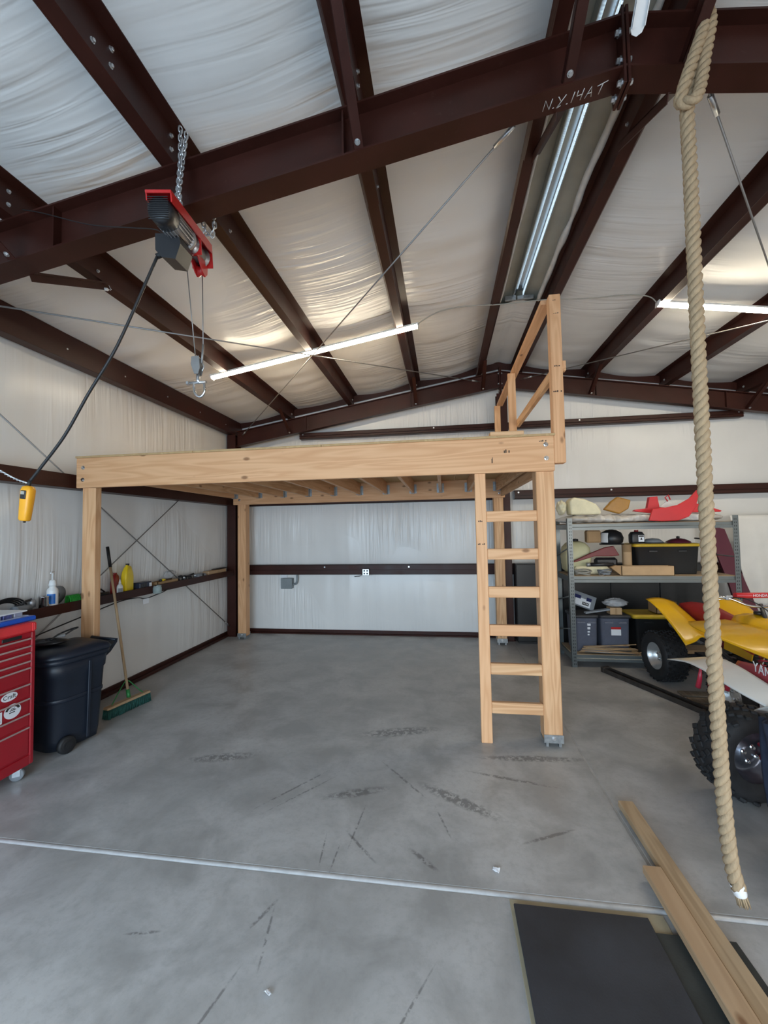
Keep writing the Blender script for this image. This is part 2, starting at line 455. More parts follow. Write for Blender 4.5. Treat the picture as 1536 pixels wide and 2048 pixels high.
# ------------------------------------------------------------------ steel frames
def rafter(name, label, yc, zb, w=.132, ztop=4.25, braces=(), splice=True):
    t = thing(name, label, 'beam', (RX, yc, 0))
    tf = .011
    for sx, xe in ((-1, XL+.20-RX), (1, XR-.20-RX)):
        def zt(x): return ztop-SL*abs(x)
        def zo(x): return zb-SL*abs(x)
        for nm, off0, off1, ya, yb in (('web', None, None, -.005, .005), ('top_flange', zt, -tf, -w/2, w/2), ('bottom_flange', zo, tf, -w/2, w/2)):
            mb = MB()
            if nm == 'web': mb.prism([(0, zo(0)+tf), (xe, zo(xe)+tf), (xe, zt(xe)-tf), (0, zt(0)-tf)], ya, yb, 'y')
            else: mb.prism([(0, off0(0)), (xe, off0(xe)), (xe, off0(xe)+off1), (0, off0(0)+off1)], ya, yb, 'y')
            mb.build(nm, 'primer', t)
        # weld-on stiffener plates in front of the web
        for k in (.32, .72):
            x = xe*k; MB().box((x-.005, -w/2+.01, zo(x)+tf), (x+.005, -.005, zt(x)-tf)).build('stiffener', 'primer', t)
    if splice:
        for sx in (-1, 1):
            mb = MB(); mb.box((sx*.003, -w/2-.004, zb-.085), (sx*.017, w/2+.004, 4.285), .002); mb.build('splice_plate', 'primer', t)
        for z in (zb-.055, zb+.06, 4.18):
            for y in (-w/2+.03, w/2-.03):
                for sx in (-1, 1): bolt(t, (sx*.017, y, z), (sx, 0, 0), .013, .016)
    for (xp, dy) in braces:
        x = xp-RX; mb = MB(); z0 = zb-SL*abs(x)
        p0 = Vector((x, math.copysign(w/2-.01, dy), z0+.006)); p1 = Vector((x+.0, dy, pz(xp)+.01))
        d = (p1-p0).normalized(); s = Vector((1, 0, 0)); q = d.cross(s).normalized()
        for a, b in (((-.026, 0), (.026, .005)), ((-.026, 0), (-.021, .05))):
            vs = [p+s*u+q*v for p in (p0, p1) for (u, v) in ((a[0], a[1]), (b[0], a[1]), (b[0], b[1]), (a[0], b[1]))]
            mb.add(vs, [(0,1,2,3),(4,7,6,5),(0,4,5,1),(1,5,6,2),(2,6,7,3),(3,7,4,0)])
        br = mb.build('flange_brace', 'primer', t)
        bolt(br, p0+d*.04-q*.002, -q, .010, .01)
    return t
main = rafter('main_rafter', 'deep reddish brown rafter beam crossing overhead, carrying the red hoist and the rope', 2.115, 3.975, .135,
              braces=[(-2.53, -.62), (-2.53, .62), (-.40, -.62), (.66, -.62), (.66, .62), (1.20, -.62), (1.20, .62), (3.33, -.62), (3.33, .62)])
back = rafter('end_rafter', 'reddish brown gable rafter beam in front of the far wall', 6.60, 3.955, .10, 4.215,
              braces=[(-2.53, -.5), (-.40, -.5), (.66, -.5), (2.26, -.5), (4.39, -.5)])
# chalk writing on the underside of the main rafter's flange
def text_mesh(name, body, size, mt, parent, mtx, extrude=.0004, font_space=1.0):
    cu = bpy.data.curves.new(name, 'FONT'); cu.body = body; cu.size = size; cu.extrude = extrude; cu.resolution_u = 2
    cu.align_x = 'CENTER'; cu.align_y = 'CENTER'; cu.space_character = font_space
    o = bpy.data.objects.new(name, cu); COL.objects.link(o)
    dg = bpy.context.evaluated_depsgraph_get(); me = bpy.data.meshes.new_from_object(o.evaluated_get(dg))
    bpy.data.objects.remove(o); me.name = name; me.materials.clear(); me.materials.append(M(mt)); me.transform(mtx)
    return link(name, me, parent)
DEF['chalk'] = simple((.62, .60, .57), .9, 0, .1)
def stroke_text(name, strokes, r, mt, parent, fn):
    mb = MB()
    for st in strokes: mb.tube([fn(*p) for p in st], r, 4)
    return mb.build(name, mt, parent)
GL = {'N': [[(0, 0), (.06, 1), (.5, 0), (.6, 1.0)]], '.': [[(0, 0), (.12, .03)]], 'Y': [[(0, 1), (.28, .5)], [(.6, 1), (.05, -.1), (.35, .05)]],
      '1': [[(.1, 0), (.18, 1)]], '4': [[(.05, 1), (.05, .5), (.5, .55)], [(.5, 1.05), (.42, 0)]], 'A': [[(0, 0), (.3, 1), (.5, 0)], [(.08, .4), (.45, .42)]],
      'T': [[(0, .85), (.75, 1.1)], [(.4, 1.0), (.3, 0)]]}
strk = []; cx = 0
for ch in 'N.Y.14AT':
    for st in GL[ch]: strk.append([(cx+a, b) for a, b in st])
    cx += {'.': .3, '1': .4}.get(ch, .78)
def chalk_fn(a, b):
    x = -.37+a*.062; y = .035-b*.052
    return (x, y, 3.975-SL*abs(x)-.0012)
stroke_text('chalk_mark', strk, .0022, 'chalk', main, chalk_fn)
# columns
def hcol(name, label, x, y, ztop, w=.17, d=.2, rot=0):
    t = thing(name, label, 'column', (x, y, 0), rot)
    for s in (-1, 1): MB().box((-w/2, s*d/2-.005, .012), (w/2, s*d/2+.005, ztop), .001).build('flange', 'primer', t)
    MB().box((-.004, -d/2+.005, .012), (.004, d/2-.005, ztop)).build('web', 'primer', t)
    MB().box((-w/2-.02, -d/2-.02, 0), (w/2+.02, d/2+.02, .012), .001).build('base_plate', 'primer', t)
    return t
hcol('corner_column', 'reddish brown steel column in the far left corner', -3.575, 6.62, 3.42, .15, .19)
hcol('ridge_column', 'reddish brown steel column under the ridge at the far wall', .95, 6.67, 3.868, .16, .15)
hcol('side_column', 'reddish brown steel column at the left wall under the main rafter', -3.575, 2.115, 3.42, .15, .19)
hcol('side_column', 'reddish brown steel column at the right wall under the main rafter', 5.43, 2.115, 3.42, .15, .19)
hcol('corner_column', 'reddish brown steel column in the far right corner', 5.43, 6.62, 3.42, .15, .19)
# purlins: Z sections in two lengths lapped over the main rafter
PN = ['next to the left eave strut', 'above the red hoist', 'third up from the left eave', 'left of the ridge vent', 'right of the ridge vent', 'first down the right slope', 'second down the right slope', 'third down the right slope']
for i, xp in enumerate(PURL):
    t = thing('roof_purlin', 'long reddish brown roof purlin, '+PN[i], 'beam', (xp, 0, 0), 0, 'roof purlins')
    s = -1 if xp < RX else 1      # bottom flange points down the slope
    for (y0, y1, e) in ((YF, 2.75, 0.0), (1.45, YB-.05, .006)):
        mb = MB(); zb_ = pz(xp)+.001+e; zt_ = roof(xp)-.012-e; th = .007
        mb.box((-th/2+s*e, y0, zb_), (th/2+s*e, y1, zt_))
        mb.prism([(s*e, zb_), (s*(.072+e), zb_-SL*.07), (s*(.072+e), zb_-SL*.07+th), (s*e, zb_+th)], y0, y1, 'y')
        mb.prism([(s*(.065+e), zb_-SL*.07), (s*(.072+e), zb_-SL*.07), (s*(.088+e), zb_+.02-SL*.07), (s*(.081+e), zb_+.022-SL*.07)], y0, y1, 'y')
        mb.prism([(s*e, zt_), (-s*.065, zt_+SL*.06), (-s*.065, zt_+SL*.06+th), (s*e, zt_+th)], y0, y1, 'y')
        mb.build('purlin_length', 'primer', t)
    for y in (1.50, 1.60, 2.02, 2.20, 2.66):
        for dz in (.05, .13):
            if (y in (1.60,)) or dz == .05 or y in (2.02, 2.2): bolt(t, (-s*.004, y, pz(xp)+dz), (-s, 0, 0), .0085, .011)
    bolt(t, (-s*.004, YB-.22, pz(xp)+.07), (-s, 0, 0), .012, .012)
# eave struts
for x, s, lb in ((XL+.17, 1, 'left'), (XR-.17, -1, 'right')):
    t = thing('eave_strut', 'deep reddish brown eave strut along the top of the %s wall' % lb, 'beam', (x, 0, 0))
    mb = MB(); za, zb_ = 3.425, roof(x)-.035
    mb.box((-.004, YF, za), (.004, YB-.02, zb_)); mb.build('web', 'primer', t)
    mb = MB(); mb.box((-s*.11, YF, za-.001), (0, YB-.02, za+.008)); mb.build('bottom_flange', 'primer', t)
    mb = MB(); mb.box((-s*.10, YF, zb_-.006), (0, YB-.02, zb_+.002)); mb.build('top_flange', 'primer', t)
    for k in range(9): bolt(t, (s*.004, .5+k*.72, 3.53), (s, 0, 0), .006, .006)
# rake angle under the roof along the far gable
t = thing('rake_angle', 'dark brown rake angle following the roof along the far wall', 'beam', (RX, 0, 0))
for s, xe in ((-1, XL-RX), (1, XR-RX)):
    MB().prism([(0, RZ-.128), (xe, RZ-.128-SL*abs(xe)), (xe, RZ-.012-SL*abs(xe)), (0, RZ-.012)], YB-.075, YB-.06, 'y').build('rake_length', 'primer', t)
# wall girts (C sections laid flat, lip up: the lower left one serves as a shelf)
def girt_y(label, x0, x1, y0, y1, z0, z1, bolts=()):
    t = thing('wall_girt', label, 'beam', ((x0+x1)/2, y0, z0)); cx_ = (x0+x1)/2
    mb = MB(); th = .006; s = 1 if x1 > x0 else -1
    a, b = x0-cx_, x1-cx_; L = y1-y0; h = z1-z0
    mb.box((a, 0, h*.0), (b, L, th)); mb.build('flat_web', 'primer', t)
    mb = MB(); mb.box((b-th, 0, 0), (b, L, h), .001); mb.build('inner_lip', 'primer', t)
    return t
gl = thing('wall_girt', 'brown steel girt on the left wall used as a narrow shelf for tools and bottles', 'beam', (-3.6, 0, 0))
MB().box((-.09, YF, 1.078), (.075, 6.55, 1.086)).build('shelf_web', 'primer', gl)
MB().box((.070, YF, 1.025), (.078, 6.55, 1.145-.03), .001).build('front_lip', 'primer', gl)
MB().box((.040, YF, 1.025), (.070, 6.55, 1.031)).build('bottom_return', 'primer', gl)
gu = thing('wall_girt', 'brown steel girt high on the left wall behind the wooden loft', 'beam', (-3.6, 0, 0))
MB().box((-.09, YF, 2.325), (.075, 6.55, 2.333)).build('flat_web', 'primer', gu)
MB().box((.070, YF, 2.20), (.078, 6.55, 2.333), .001).build('front_lip', 'primer', gu)
MB().box((-.09, YF, 2.20), (.075, 6.55, 2.207)).build('bottom_return', 'primer', gu)
def girt_x(label, x0, x1, z0, z1, y=YB-.12):
    t = thing('wall_girt', label, 'beam', ((x0+x1)/2, y, z0)); L = (x1-x0)/2; h = z1-z0
    MB().box((-L, 0, 0), (L, .007, h), .001).build('front_face', 'primer', t)
    MB().box((-L, .0, 0), (L, .11, .007)).build('bottom_flange', 'primer', t)
    MB().box((-L, .0, h-.007), (L, .11, h)).build('top_flange', 'primer', t)
    MB().box((-L, -.022, h*.42), (L, 0, h*.47)).build('edge_rib', 'primer', t)
    for x in (-L+.06, -L*.33, L*.33, L-.06): bolt(t, (x, 0, h*.75), (0, -1, 0), .009, .01)
    return t
girt_x('brown steel girt across the far wall below the loft, holding an outlet box', XL+.25, .86, 1.01, 1.175)
girt_x('brown steel girt across the far wall behind the grey shelving', 1.05, XR-.25, 1.01, 1.175)
girt_x('brown steel girt across the far wall just under the loft deck', XL+.25, .86, 2.195, 2.335)
girt_x('brown steel girt across the far wall above the grey shelving', 1.12, XR-.15, 2.195, 2.335)
girt_x('short brown steel girt high in the far gable', -2.42, 4.42, 3.325, 3.425, YB-.14)
# bracing rods
def rod(label, p0, p1, r=.0065):
    t = thing('brace_rod', label, 'rod', p0); a = Vector(p1)-Vector(p0); d = a.normalized()
    MB().tube([(0, 0, 0), a], r, 6).build('rod', 'wire', t)
    mb = MB(); mb.tube([d*.16, d*.30], r*2.3, 6); mb.build('turnbuckle', 'zinc', t)
    mb = MB(); mb.tube([a-d*.20, a-d*.06], r*2.0, 6); mb.build('threaded_end', 'zinc', t)
    return t
rod('thin steel bracing rod slanting down across the left wall', (-3.60, 2.22, 3.20), (-3.60, 6.53, .16))
rod('thin steel bracing rod slanting up across the left wall', (-3.605, 2.22, .18), (-3.605, 6.53, 3.14))
rod('roof bracing rod from the main rafter ridge to the far left corner', (.55, 2.185, 4.03), (-3.40, 6.56, 3.40))
rod('roof bracing rod from the near left eave to the far ridge', (-3.45, 2.185, 3.38), (.62, 6.56, 4.06))
rod('roof bracing rod from the main rafter ridge down to the far right corner', (1.34, 2.185, 4.03), (5.25, 6.56, 3.40))
rod('roof bracing rod from the near right eave to the far ridge', (5.30, 2.185, 3.38), (1.24, 6.56, 4.06))
# ------------------------------------------------------------------ timber loft with ladder and guard rail
lf = thing('loft_platform', 'new timber loft platform on four posts with built-in ladder and guard rail', 'platform', (-1.3, 3.45, 0))
LO = Vector((-1.3, 3.45, 0))
def lbox(name, a, b, mt, c=.004, parent=None):
    a = Vector(a)-LO; b = Vector(b)-LO; ctr = (a+b)/2
    o = MB().box(a-ctr, b-ctr, c).build(name, mt, parent or lf, ctr if parent is None else ctr-parent.location)
    return o
FB0, FB1 = 2.200, 2.486
fb = lbox('front_beam', (-3.482, 3.45, FB0), (.895, 3.488, FB1), 'fir_x')
rb_ = lbox('rear_beam', (-3.44, 6.335, FB0), (.915, 6.373, FB1), 'fir_x')
def sbolt(p, d, parent): return bolt(parent, Vector(p)-LO-parent.location, d, .013, .012, 'chrome')
for p in ((-3.407, 2.393), (-3.41, 2.277), (.830, 2.415), (.832, 2.304)): sbolt((p[0], 3.45, p[1]), (0, -1, 0), fb)
for p in ((-3.33, 2.40), (-3.33, 2.28), (.835, 2.40), (.835, 2.27)): sbolt((p[0], 6.335, p[1]), (0, -1, 0), rb_)
def post(x0, y0, z1, dp=.142):
    p = lbox('post', (x0, y0, .045), (x0+.142, y0+dp, z1), 'fir_z', .006)
    c = p.location+LO; b = MB(); x1, y1 = x0+.142, y0+dp
    def q(a, b_): return (Vector(a)-c, Vector(b_)-c)
    b.box(*q((x0-.004, y0-.004, .030), (x1+.004, y1+.004, .045)), .001)
    b.box(*q((x0-.004, y0-.006, .040), (x1+.004, y0-.0005, .095)), .001)
    b.box(*q((x0-.004, y1+.0005, .040), (x1+.004, y1+.006, .095)), .001)
    for s in (x0+.012, x1-.032): b.box(*q((s, y0+.004, 0), (s+.02, y1-.004, .032)))
    b.build('post_base', 'galv', p)
    bolt(p, Vector((x0+.07, y0-.006, .068))-c, (0, -1, 0), .011, .016)
    return p
post(-3.452, 3.490, 2.47, .076); post(.754, 3.490, 2.47); post(-3.385, 6.375, 2.47); post(.752, 6.375, 2.47)
# deck sheets and joists
for k, (a, b) in enumerate(((-3.49, -2.27), (-2.265, -1.05), (-1.045, .17), (.175, .905))):
    lbox('deck_sheet', (a, 3.445, FB1), (b, 6.50, FB1+.019), 'osb', .001)
J0, J1 = 2.302, 2.485
mbh = MB()
for (a, b) in (((-.026, 0, -.002), (-.0205, .06, .13)), ((.0205, 0, -.002), (.026, .06, .13)), ((-.026, 0, -.006), (.026, .06, -.001)),
               ((-.055, -.003, 0), (-.02, 0, .14)), ((.02, -.003, 0), (.055, 0, .14))): mbh.box(a, b)
hang = mbh.mesh('joist_hanger'); hang.materials.append(M('galv'))
jm = None
for k in range(11):
    x = -3.405+k*.4205
    if jm is None:
        o = lbox('joist', (x-.019, 3.489, J0), (x+.019, 6.334, J1), 'fir_y', .003); jm = o.data
    else: o = link('joist', jm, lf, Vector((x, (3.489+6.334)/2, (J0+J1)/2))-LO)
    for yy, rz in ((6.332, PI), (3.491, 0)):
        link('joist_hanger', hang, o, Vector((0, yy-(3.489+6.334)/2, J0-(J0+J1)/2)), (0, 0, rz))
lbox('side_rim', (.856, 3.489, FB0+.02), (.894, 6.334, FB1-.001), 'fir_y')
# ladder
lbox('ladder_stile', (.262, 3.489, 0), (.351, 3.527, FB0+.20), 'fir_z')
for k in range(6):
    z = .240+k*.3115; lbox('ladder_rung', (.352, 3.490, z), (.7535, 3.528, z+.089), 'fir_x', .004)
# guard rail
lbox('guard_post', (.896, 3.452, 2.262), (.985, 3.541, 3.655), 'fir_z', .005)
lbox('guard_rail', (.852, 3.542, 3.622), (.941, 6.47, 3.66), 'fir_y')
lbox('guard_rail', (.900, 3.542, 2.96), (.938, 5.118, 3.049), 'fir_y')
lbox('guard_stud', (.810, 5.08, 2.506), (.899, 5.118, 3.621), 'fir_z')
lbox('guard_stud', (.810, 6.42, 2.506), (.899, 6.458, 3.621), 'fir_z')
lbox('guard_block', (.986, 3.50, 3.03), (1.024, 3.55, 3.115), 'fir_y')
ob = MB().box((-.135, -.045, 0), (.135, .045, .036), .003).build('lumber_scrap', 'fir_x', None, (.53, 3.50, FB1+.0195), (0, 0, .03))
tag(ob, 'short flat piece of lumber lying on the front edge of the loft deck', 'lumber')
# pencil/stamp marks on the timber
DEF['ink'] = simple((.03, .022, .018), .8, 0, .1)
def marks(parent, y, items):
    mb = MB(); c = parent.location+LO
    for (x, z, w, h) in items:
        k = max(2, int(w/.012))
        for i in range(k):
            if (i*7+int(z*100)) % 5 == 0: continue
            xx = x+w*i/k; mb.box(Vector((xx, y-.0006, z))-c, Vector((xx+w/k*.7, y+.0006, z+h*(.6+.4*((i*13) % 3)/2)))-c)
    return mb.build('grade_stamp', 'ink', parent)
marks(fb, 3.4499, [(.50, 2.36, .05, .035), (.78, 2.44, .06, .012), (.40, 2.28, .012, .06)])
sub = [o for o in lf.children if o.name.startswith('ladder_stile')][0]
marks(sub, 3.4889, [(.27, 1.80, .05, .012), (.275, 1.61, .06, .014)])
gp = [o for o in lf.children if o.name.startswith('guard_post')][0]
marks(gp, 3.4519, [(.905, 3.05, .06, .012), (.905, 2.84, .07, .014), (.925, 3.49, .045, .006), (.91, 3.60, .04, .006)])
# ------------------------------------------------------------------ ridge vent
DEF['vinyl_edge'] = simple((.74, .72, .68), .4, 0, .1, 12, .7, 26)
DEF['vent_metal'] = simple((.46, .50, .54), .22, .85, .15, 3, 0, stretch=(1, .3, 6))
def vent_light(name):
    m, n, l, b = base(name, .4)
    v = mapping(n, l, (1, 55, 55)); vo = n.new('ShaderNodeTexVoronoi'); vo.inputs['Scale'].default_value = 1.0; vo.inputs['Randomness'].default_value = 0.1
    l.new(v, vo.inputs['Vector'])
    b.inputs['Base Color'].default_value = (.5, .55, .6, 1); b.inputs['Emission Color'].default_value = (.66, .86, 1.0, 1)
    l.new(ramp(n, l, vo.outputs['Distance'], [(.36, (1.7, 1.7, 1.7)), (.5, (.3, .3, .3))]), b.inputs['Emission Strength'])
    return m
DEF['vent_daylight'] = vent_light
rv = thing('ridge_vent', 'long metal ridge vent with a bright perforated slot, in the open strip of the ceiling', 'vent', (.93, YF, 4.44))
VL = VY-.02-YF
MB().box((-.065, 0, .082), (.055, VL, .088)).build('throat_top', 'vent_metal', rv)
MB().box((-.068, 0, .004), (-.062, VL, .084)).build('throat_side', 'vent_metal', rv)
mb = MB(); mb.prism([(-.062, .004), (-.03, .03), (-.032, .036), (-.062, .012)], 0, VL, 'y'); mb.build('drip_lip', 'chrome', rv)
MB().box((.050, 0, .004), (.055, VL, .084)).build('throat_side', 'vent_metal', rv)
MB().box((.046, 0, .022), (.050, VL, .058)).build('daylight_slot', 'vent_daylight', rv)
mb = MB(); mb.box((-.16, VL-.01, -.03), (-.03, VL+.02, .03), .006); mb.box((-.02, VL-.012, -.028), (.17, VL+.02, .02), .006); mb.build('end_cap', 'galv', rv)
def wob(x0, amp, r, z0, seed):
    pts = []; rs = []
    for k in range(150):
        y = VL*k/149; pts.append((x0+amp*nz(y*1.6, seed), y, z0+.012*nz(y*2.3, seed+5))); rs.append(r*(1+.45*nz(y*4, seed+9)))
    return MB().tube(pts, rs, 8)
wob(.216, .03, .027, -.045, 1.0).build('insulation_edge', 'vinyl_edge', rv)
wob(-.212, .01, .012, -.043, 4.0).build('insulation_edge', 'vinyl_edge', rv)
t = thing('vent_lever', 'white round-ended bar hanging beside the ridge vent at the top edge', 'lever', (.955, 1.985, 4.085))
mb = MB(); pl = [(-.030, 0), (-.022, -.02), (0, -.03), (.022, -.02), (.030, 0), (.030, .42), (-.030, .42)]
mb.prism(pl, -.004, .004, 'z', Rx(math.radians(0)) @ T(0, 0, 0)); mb.box((-.028, .0, .004), (-.024, .42, .02)); mb.box((.024, .0, .004), (.028, .42, .02))
b_ = mb.build('bar', 'white_plastic', t, (0, 0, 0), (math.radians(18), 0, 0)); b_.rotation_euler = (math.radians(140), 0, math.radians(-4))
cyl(MB(), (0, .0, .0), (0, .0, .34), .004, 6).build('hanger_wire', 'wire', t)

# ------------------------------------------------------------------ LED strip lights and their cord
DEF['led'] = glow((1.0, .88, .67), 64.0)
DEF['lamp_body'] = simple((.78, .76, .70), .45, 0, .04)
def strip_light(label, p0, p1):
    p0, p1 = Vector(p0), Vector(p1); d = p1-p0; L = d.length
    t = thing('strip_light', label, 'lamp', p0, group='ceiling strip lights'); ang = math.atan2(d.z, d.x)
    R = Ry(-ang)
    mb = MB(); mb.prism([(-.036, 0), (.036, 0), (.030, .022), (-.030, .022)], .012, L-.012, 'x', R); mb.build('housing', 'lamp_body', t)
    sec = []
    for x in (.014, L-.014):
        sec.append([R @ Vector((x, .031*math.cos(a), -.003-.030*math.sin(a))) for a in [PI*k/10 for k in range(11)]])
    MB().loft(sec, closed=True).build('tube_lens', 'led', t)
    for x in (0, L-.014):
        MB().box((x, -.038, -.034), (x+.014, .038, .024), .004, R).build('end_cap', 'white_plastic', t)
    for k in (.18, .55, .92):
        MB().box((L*k-.02, -.012, .02), (L*k+.02, .012, .034), .002, R).build('mount_clip', 'galv', t)
    return t
strip_light('lit long strip light on the left roof slope above the loft', (-2.76, 4.57, 3.640), (-.235, 4.57, 4.058))
strip_light('lit long strip light on the right roof slope behind the rope', (2.235, 4.52, 4.040), (4.76, 4.52, 3.622))
DEF['grey_cord'] = simple((.36, .34, .29), .6, 0, .1)
cp = smooth_pts([(-.235, 4.57, 4.06), (-.20, 4.57, 4.10), (.01, 4.55, 4.185), (.29, 4.55, 4.215), (.67, 4.55, 4.20), (1.14, 4.55, 4.205), (1.6, 4.55, 4.175), (1.95, 4.53, 4.165), (2.16, 4.52, 4.12), (2.235, 4.52, 4.045)], 6)
tag(MB().tube(cp, .006, 6).build('light_cord', 'grey_cord'), 'thin power cord strung under the purlins between the two strip lights', 'cord')

# ------------------------------------------------------------------ electric hoist
DEF['red_paint'] = simple((.52, .018, .018), .32, 0, .12, 6, 0, coat=.3)
DEF['cast_alu'] = simple((.42, .42, .43), .42, .7, .15, 14)
ho = thing('electric_hoist', 'red and black electric cable hoist hanging under the main rafter', 'hoist', (-1.325, 1.735, 3.405), rot=(.165, 0, .17))
fr = MB()
fr.box((-.062, 0, -.006), (.062, .50, 0), .001); fr.box((.056, 0, -.052), (.062, .50, -.006)); fr.box((-.062, 0, -.045), (-.056, .50, -.006))
fr.box((-.062, -.004, -.014), (.062, .004, 0), .001); fr.box((-.062, .335, -.135), (.062, .341, -.006)); fr.box((-.062, .50, -.135), (.062, .506, 0), .001)
fr.build('frame', 'red_paint', ho)
mz = T(-.006, -.01, -.080) @ Rx(-PI/2) @ Matrix.Diagonal((1.14, 1.14, 1, 1))
mo = MB().lathe([(0, .012), (.036, .012), (.050, .020), (.054, .035), (.055, .10), (0, .10)], 24, mz).build('fan_cover', 'black_plastic', ho)
mb = MB()
for k in range(11): mb.box((-.045, .0095, -.046+k*.009), (.045, .0125, -.043+k*.009))
mb2 = MB().add([Vector((p[0]*1.1, p[1]-.012, p[2]*1.1))+Vector((-.006, 0, -.080)) for p in mb.v], mb.f); mb2.build('grille_bar', 'black_rubber', mo)
mb = MB().lathe([(0, .10), (.046, .10), (.046, .27), (0, .27)], 20, mz)
for k in range(22):
    a = 2*PI*k/22; mb.box((.044, -.0022, .103), (.056, .0022, .265), 0, mz @ Rz(a))
mb.build('motor_body', 'cast_alu', ho)
MB().lathe([(0, .27), (.055, .27), (.058, .285), (.05, .31), (.034, .325), (0, .325)], 20, mz).build('gear_housing', 'cast_alu', ho)
MB().lathe([(0, .345), (.052, .345), (.052, .352), (.034, .355), (.034, .488), (.052, .49), (.052, .497), (0, .497)], 20, mz).build('cable_drum', 'zinc', ho)
mb = MB()
for k in range(13): mb.lathe([(.034, .36+k*.0095), (.0385, .3647+k*.0095), (.034, .3695+k*.0095)], 18, mz)
mb.build('cable_winding', 'wire', ho)
mb = MB(); m = T(-.035, .22, -.150)
mb.prism([(-.065, .03), (.055, .03), (.062, -.02), (.03, -.095), (-.04, -.085), (-.07, -.05)], -.075, .07, 'y', m)
cb = mb.build('control_box', 'black_plastic', ho)
MB().tube([(-.09, .19, -.20), (-.12, .185, -.215)], .014, 10).build('cable_gland', 'black_rubber', cb)
mb = MB()                      # limit arm with pulley, red
mb.prism([(.36, -.06), (.50, -.06), (.515, -.12), (.50, -.175), (.465, -.20), (.43, -.185), (.37, -.12)], .020, .026, 'x')
mb.prism([(.36, -.06), (.50, -.06), (.515, -.12), (.50, -.175), (.465, -.20), (.43, -.185), (.37, -.12)], -.024, -.018, 'x')
mb.box((-.024, .36, -.125), (.026, .374, -.06))
arm = mb.build('limit_arm', 'red_paint', ho)
MB().lathe([(0, -.017), (.034, -.017), (.024, 0), (.034, .017), (0, .017)], 20, T(.001, .465, -.165) @ Ry(PI/2)).build('pulley', 'red_paint', arm)
mb = MB(); mb.tube([(-.02, .30, -.13), (-.02, .302, -.165), (-.02, .315, -.185), (-.02, .335, -.17)], .007, 8); mb.build('cable_anchor', 'zinc', ho)
def wp(p): return Matrix(ho.matrix_basis.inverted()) @ Vector(p)
bpy.context.view_layer.update()
blk = Vector((-1.378, 2.15, 2.745))
MB().tube([(-.02, .318, -.185), wp(blk+Vector((-.018, 0, .0)))], .0028, 6).build('steel_cable', 'wire', ho)
MB().tube([(.001, .487, -.165), wp(blk+Vector((.028, .0, .09)))], .0028, 6).build('steel_cable', 'wire', ho)
hb = thing('hook_block', 'zinc pulley block with shackle hanging on the hoist cables', 'hook', blk)
MB().lathe([(0, -.012), (.030, -.012), (.022, 0), (.030, .012), (0, .012)], 18, T(-.012, 0, -.02) @ Rx(PI/2)).build('sheave', 'galv', hb)
mb = MB()
for y in (-.017, .017): mb.prism([(-.034, .018), (.012, .018), (.018, -.05), (.008, -.085), (-.016, -.085), (-.036, -.03)], y-.002, y+.002, 'y')
mb.build('cheek_plate', 'wire', hb)
MB().tube([(.028, 0, .09), (.020, 0, -.02)], .0062, 8).build('cable_ferrule', 'wire', hb)
MB().tube([(.020, 0, -.015), (.034, 0, -.04), (.024, 0, -.065), (.010, 0, -.045)], .004, 6).build('thimble', 'zinc', hb)
MB().tube([(-.004, 0, -.075), (-.004, 0, -.115), (.004, 0, -.135)], .010, 8).build('swivel', 'zinc', hb)
mb = MB(); sh = [(-.028, 0, -.128), (-.030, .002, -.16), (-.022, .004, -.195), (.004, .006, -.212), (.030, .004, -.195), (.036, .002, -.16), (.032, 0, -.128)]
mb.tube(smooth_pts(sh, 5), .0072, 8); shk = mb.build('shackle', 'chrome', hb)
MB().tube([(-.058, 0, -.130), (.046, 0, -.130)], .0085, 8).build('shackle_pin', 'zinc', shk)
MB().lathe([(0, 0), (.014, 0), (.014, .012), (0, .012)], 6, align((-.060, 0, -.130), (-1, 0, 0)), False).build('pin_head', 'zinc', shk)
def chain(label, pts, L=.034, r=.0043):
    pts = [Vector(p) for p in pts]; t = thing('hoist_chain', label, 'chain', pts[0], group='hoist chains')
    mb = MB(); a = []
    for k in range(16):
        q = 2*PI*k/16; a.append((.0105*math.cos(q), 0, L*.42*math.sin(q)+(.006 if math.sin(q) > 0 else -.006)))
    mb.tube(a, r, 6, closed=True); me = mb.mesh('link'); me.materials.append(M('zinc'))
    i = 0; dist = [0]
    for p, q in zip(pts, pts[1:]): dist.append(dist[-1]+(q-p).length)
    s = 0
    while s < dist[-1]:
        k = max(j for j in range(len(dist)) if dist[j] <= s); k = min(k, len(pts)-2)
        d = (pts[k+1]-pts[k]).normalized(); p = pts[k]+d*(s-dist[k])
        o = link('link', me, t, p-pts[0]); q = Vector((0, 0, 1)).rotation_difference(d)
        o.rotation_mode = 'QUATERNION'; o.rotation_quaternion = q @ Euler((0, 0, (i % 2)*PI/2+.5)).to_quaternion()
        s += L*.80; i += 1
    return t
chain('zinc chain hanging down the front of the main rafter to the hoist frame', [(-1.415, 2.03, 4.02), (-1.413, 2.028, 3.85), (-1.40, 1.99, 3.62), (-1.375, 1.93, 3.50), (-1.355, 1.90, 3.445)])
chain('second strand of zinc chain beside the first, on the front of the main rafter', [(-1.380, 2.03, 3.98), (-1.392, 2.015, 3.80), (-1.372, 1.96, 3.60), (-1.335, 1.92, 3.455)])
chain('zinc chain bunched behind the main rafter above the hoist drum', [(-1.395, 2.215, 3.72), (-1.40, 2.225, 3.63), (-1.385, 2.235, 3.56), (-1.345, 2.235, 3.54), (-1.325, 2.225, 3.60), (-1.33, 2.215, 3.70)])
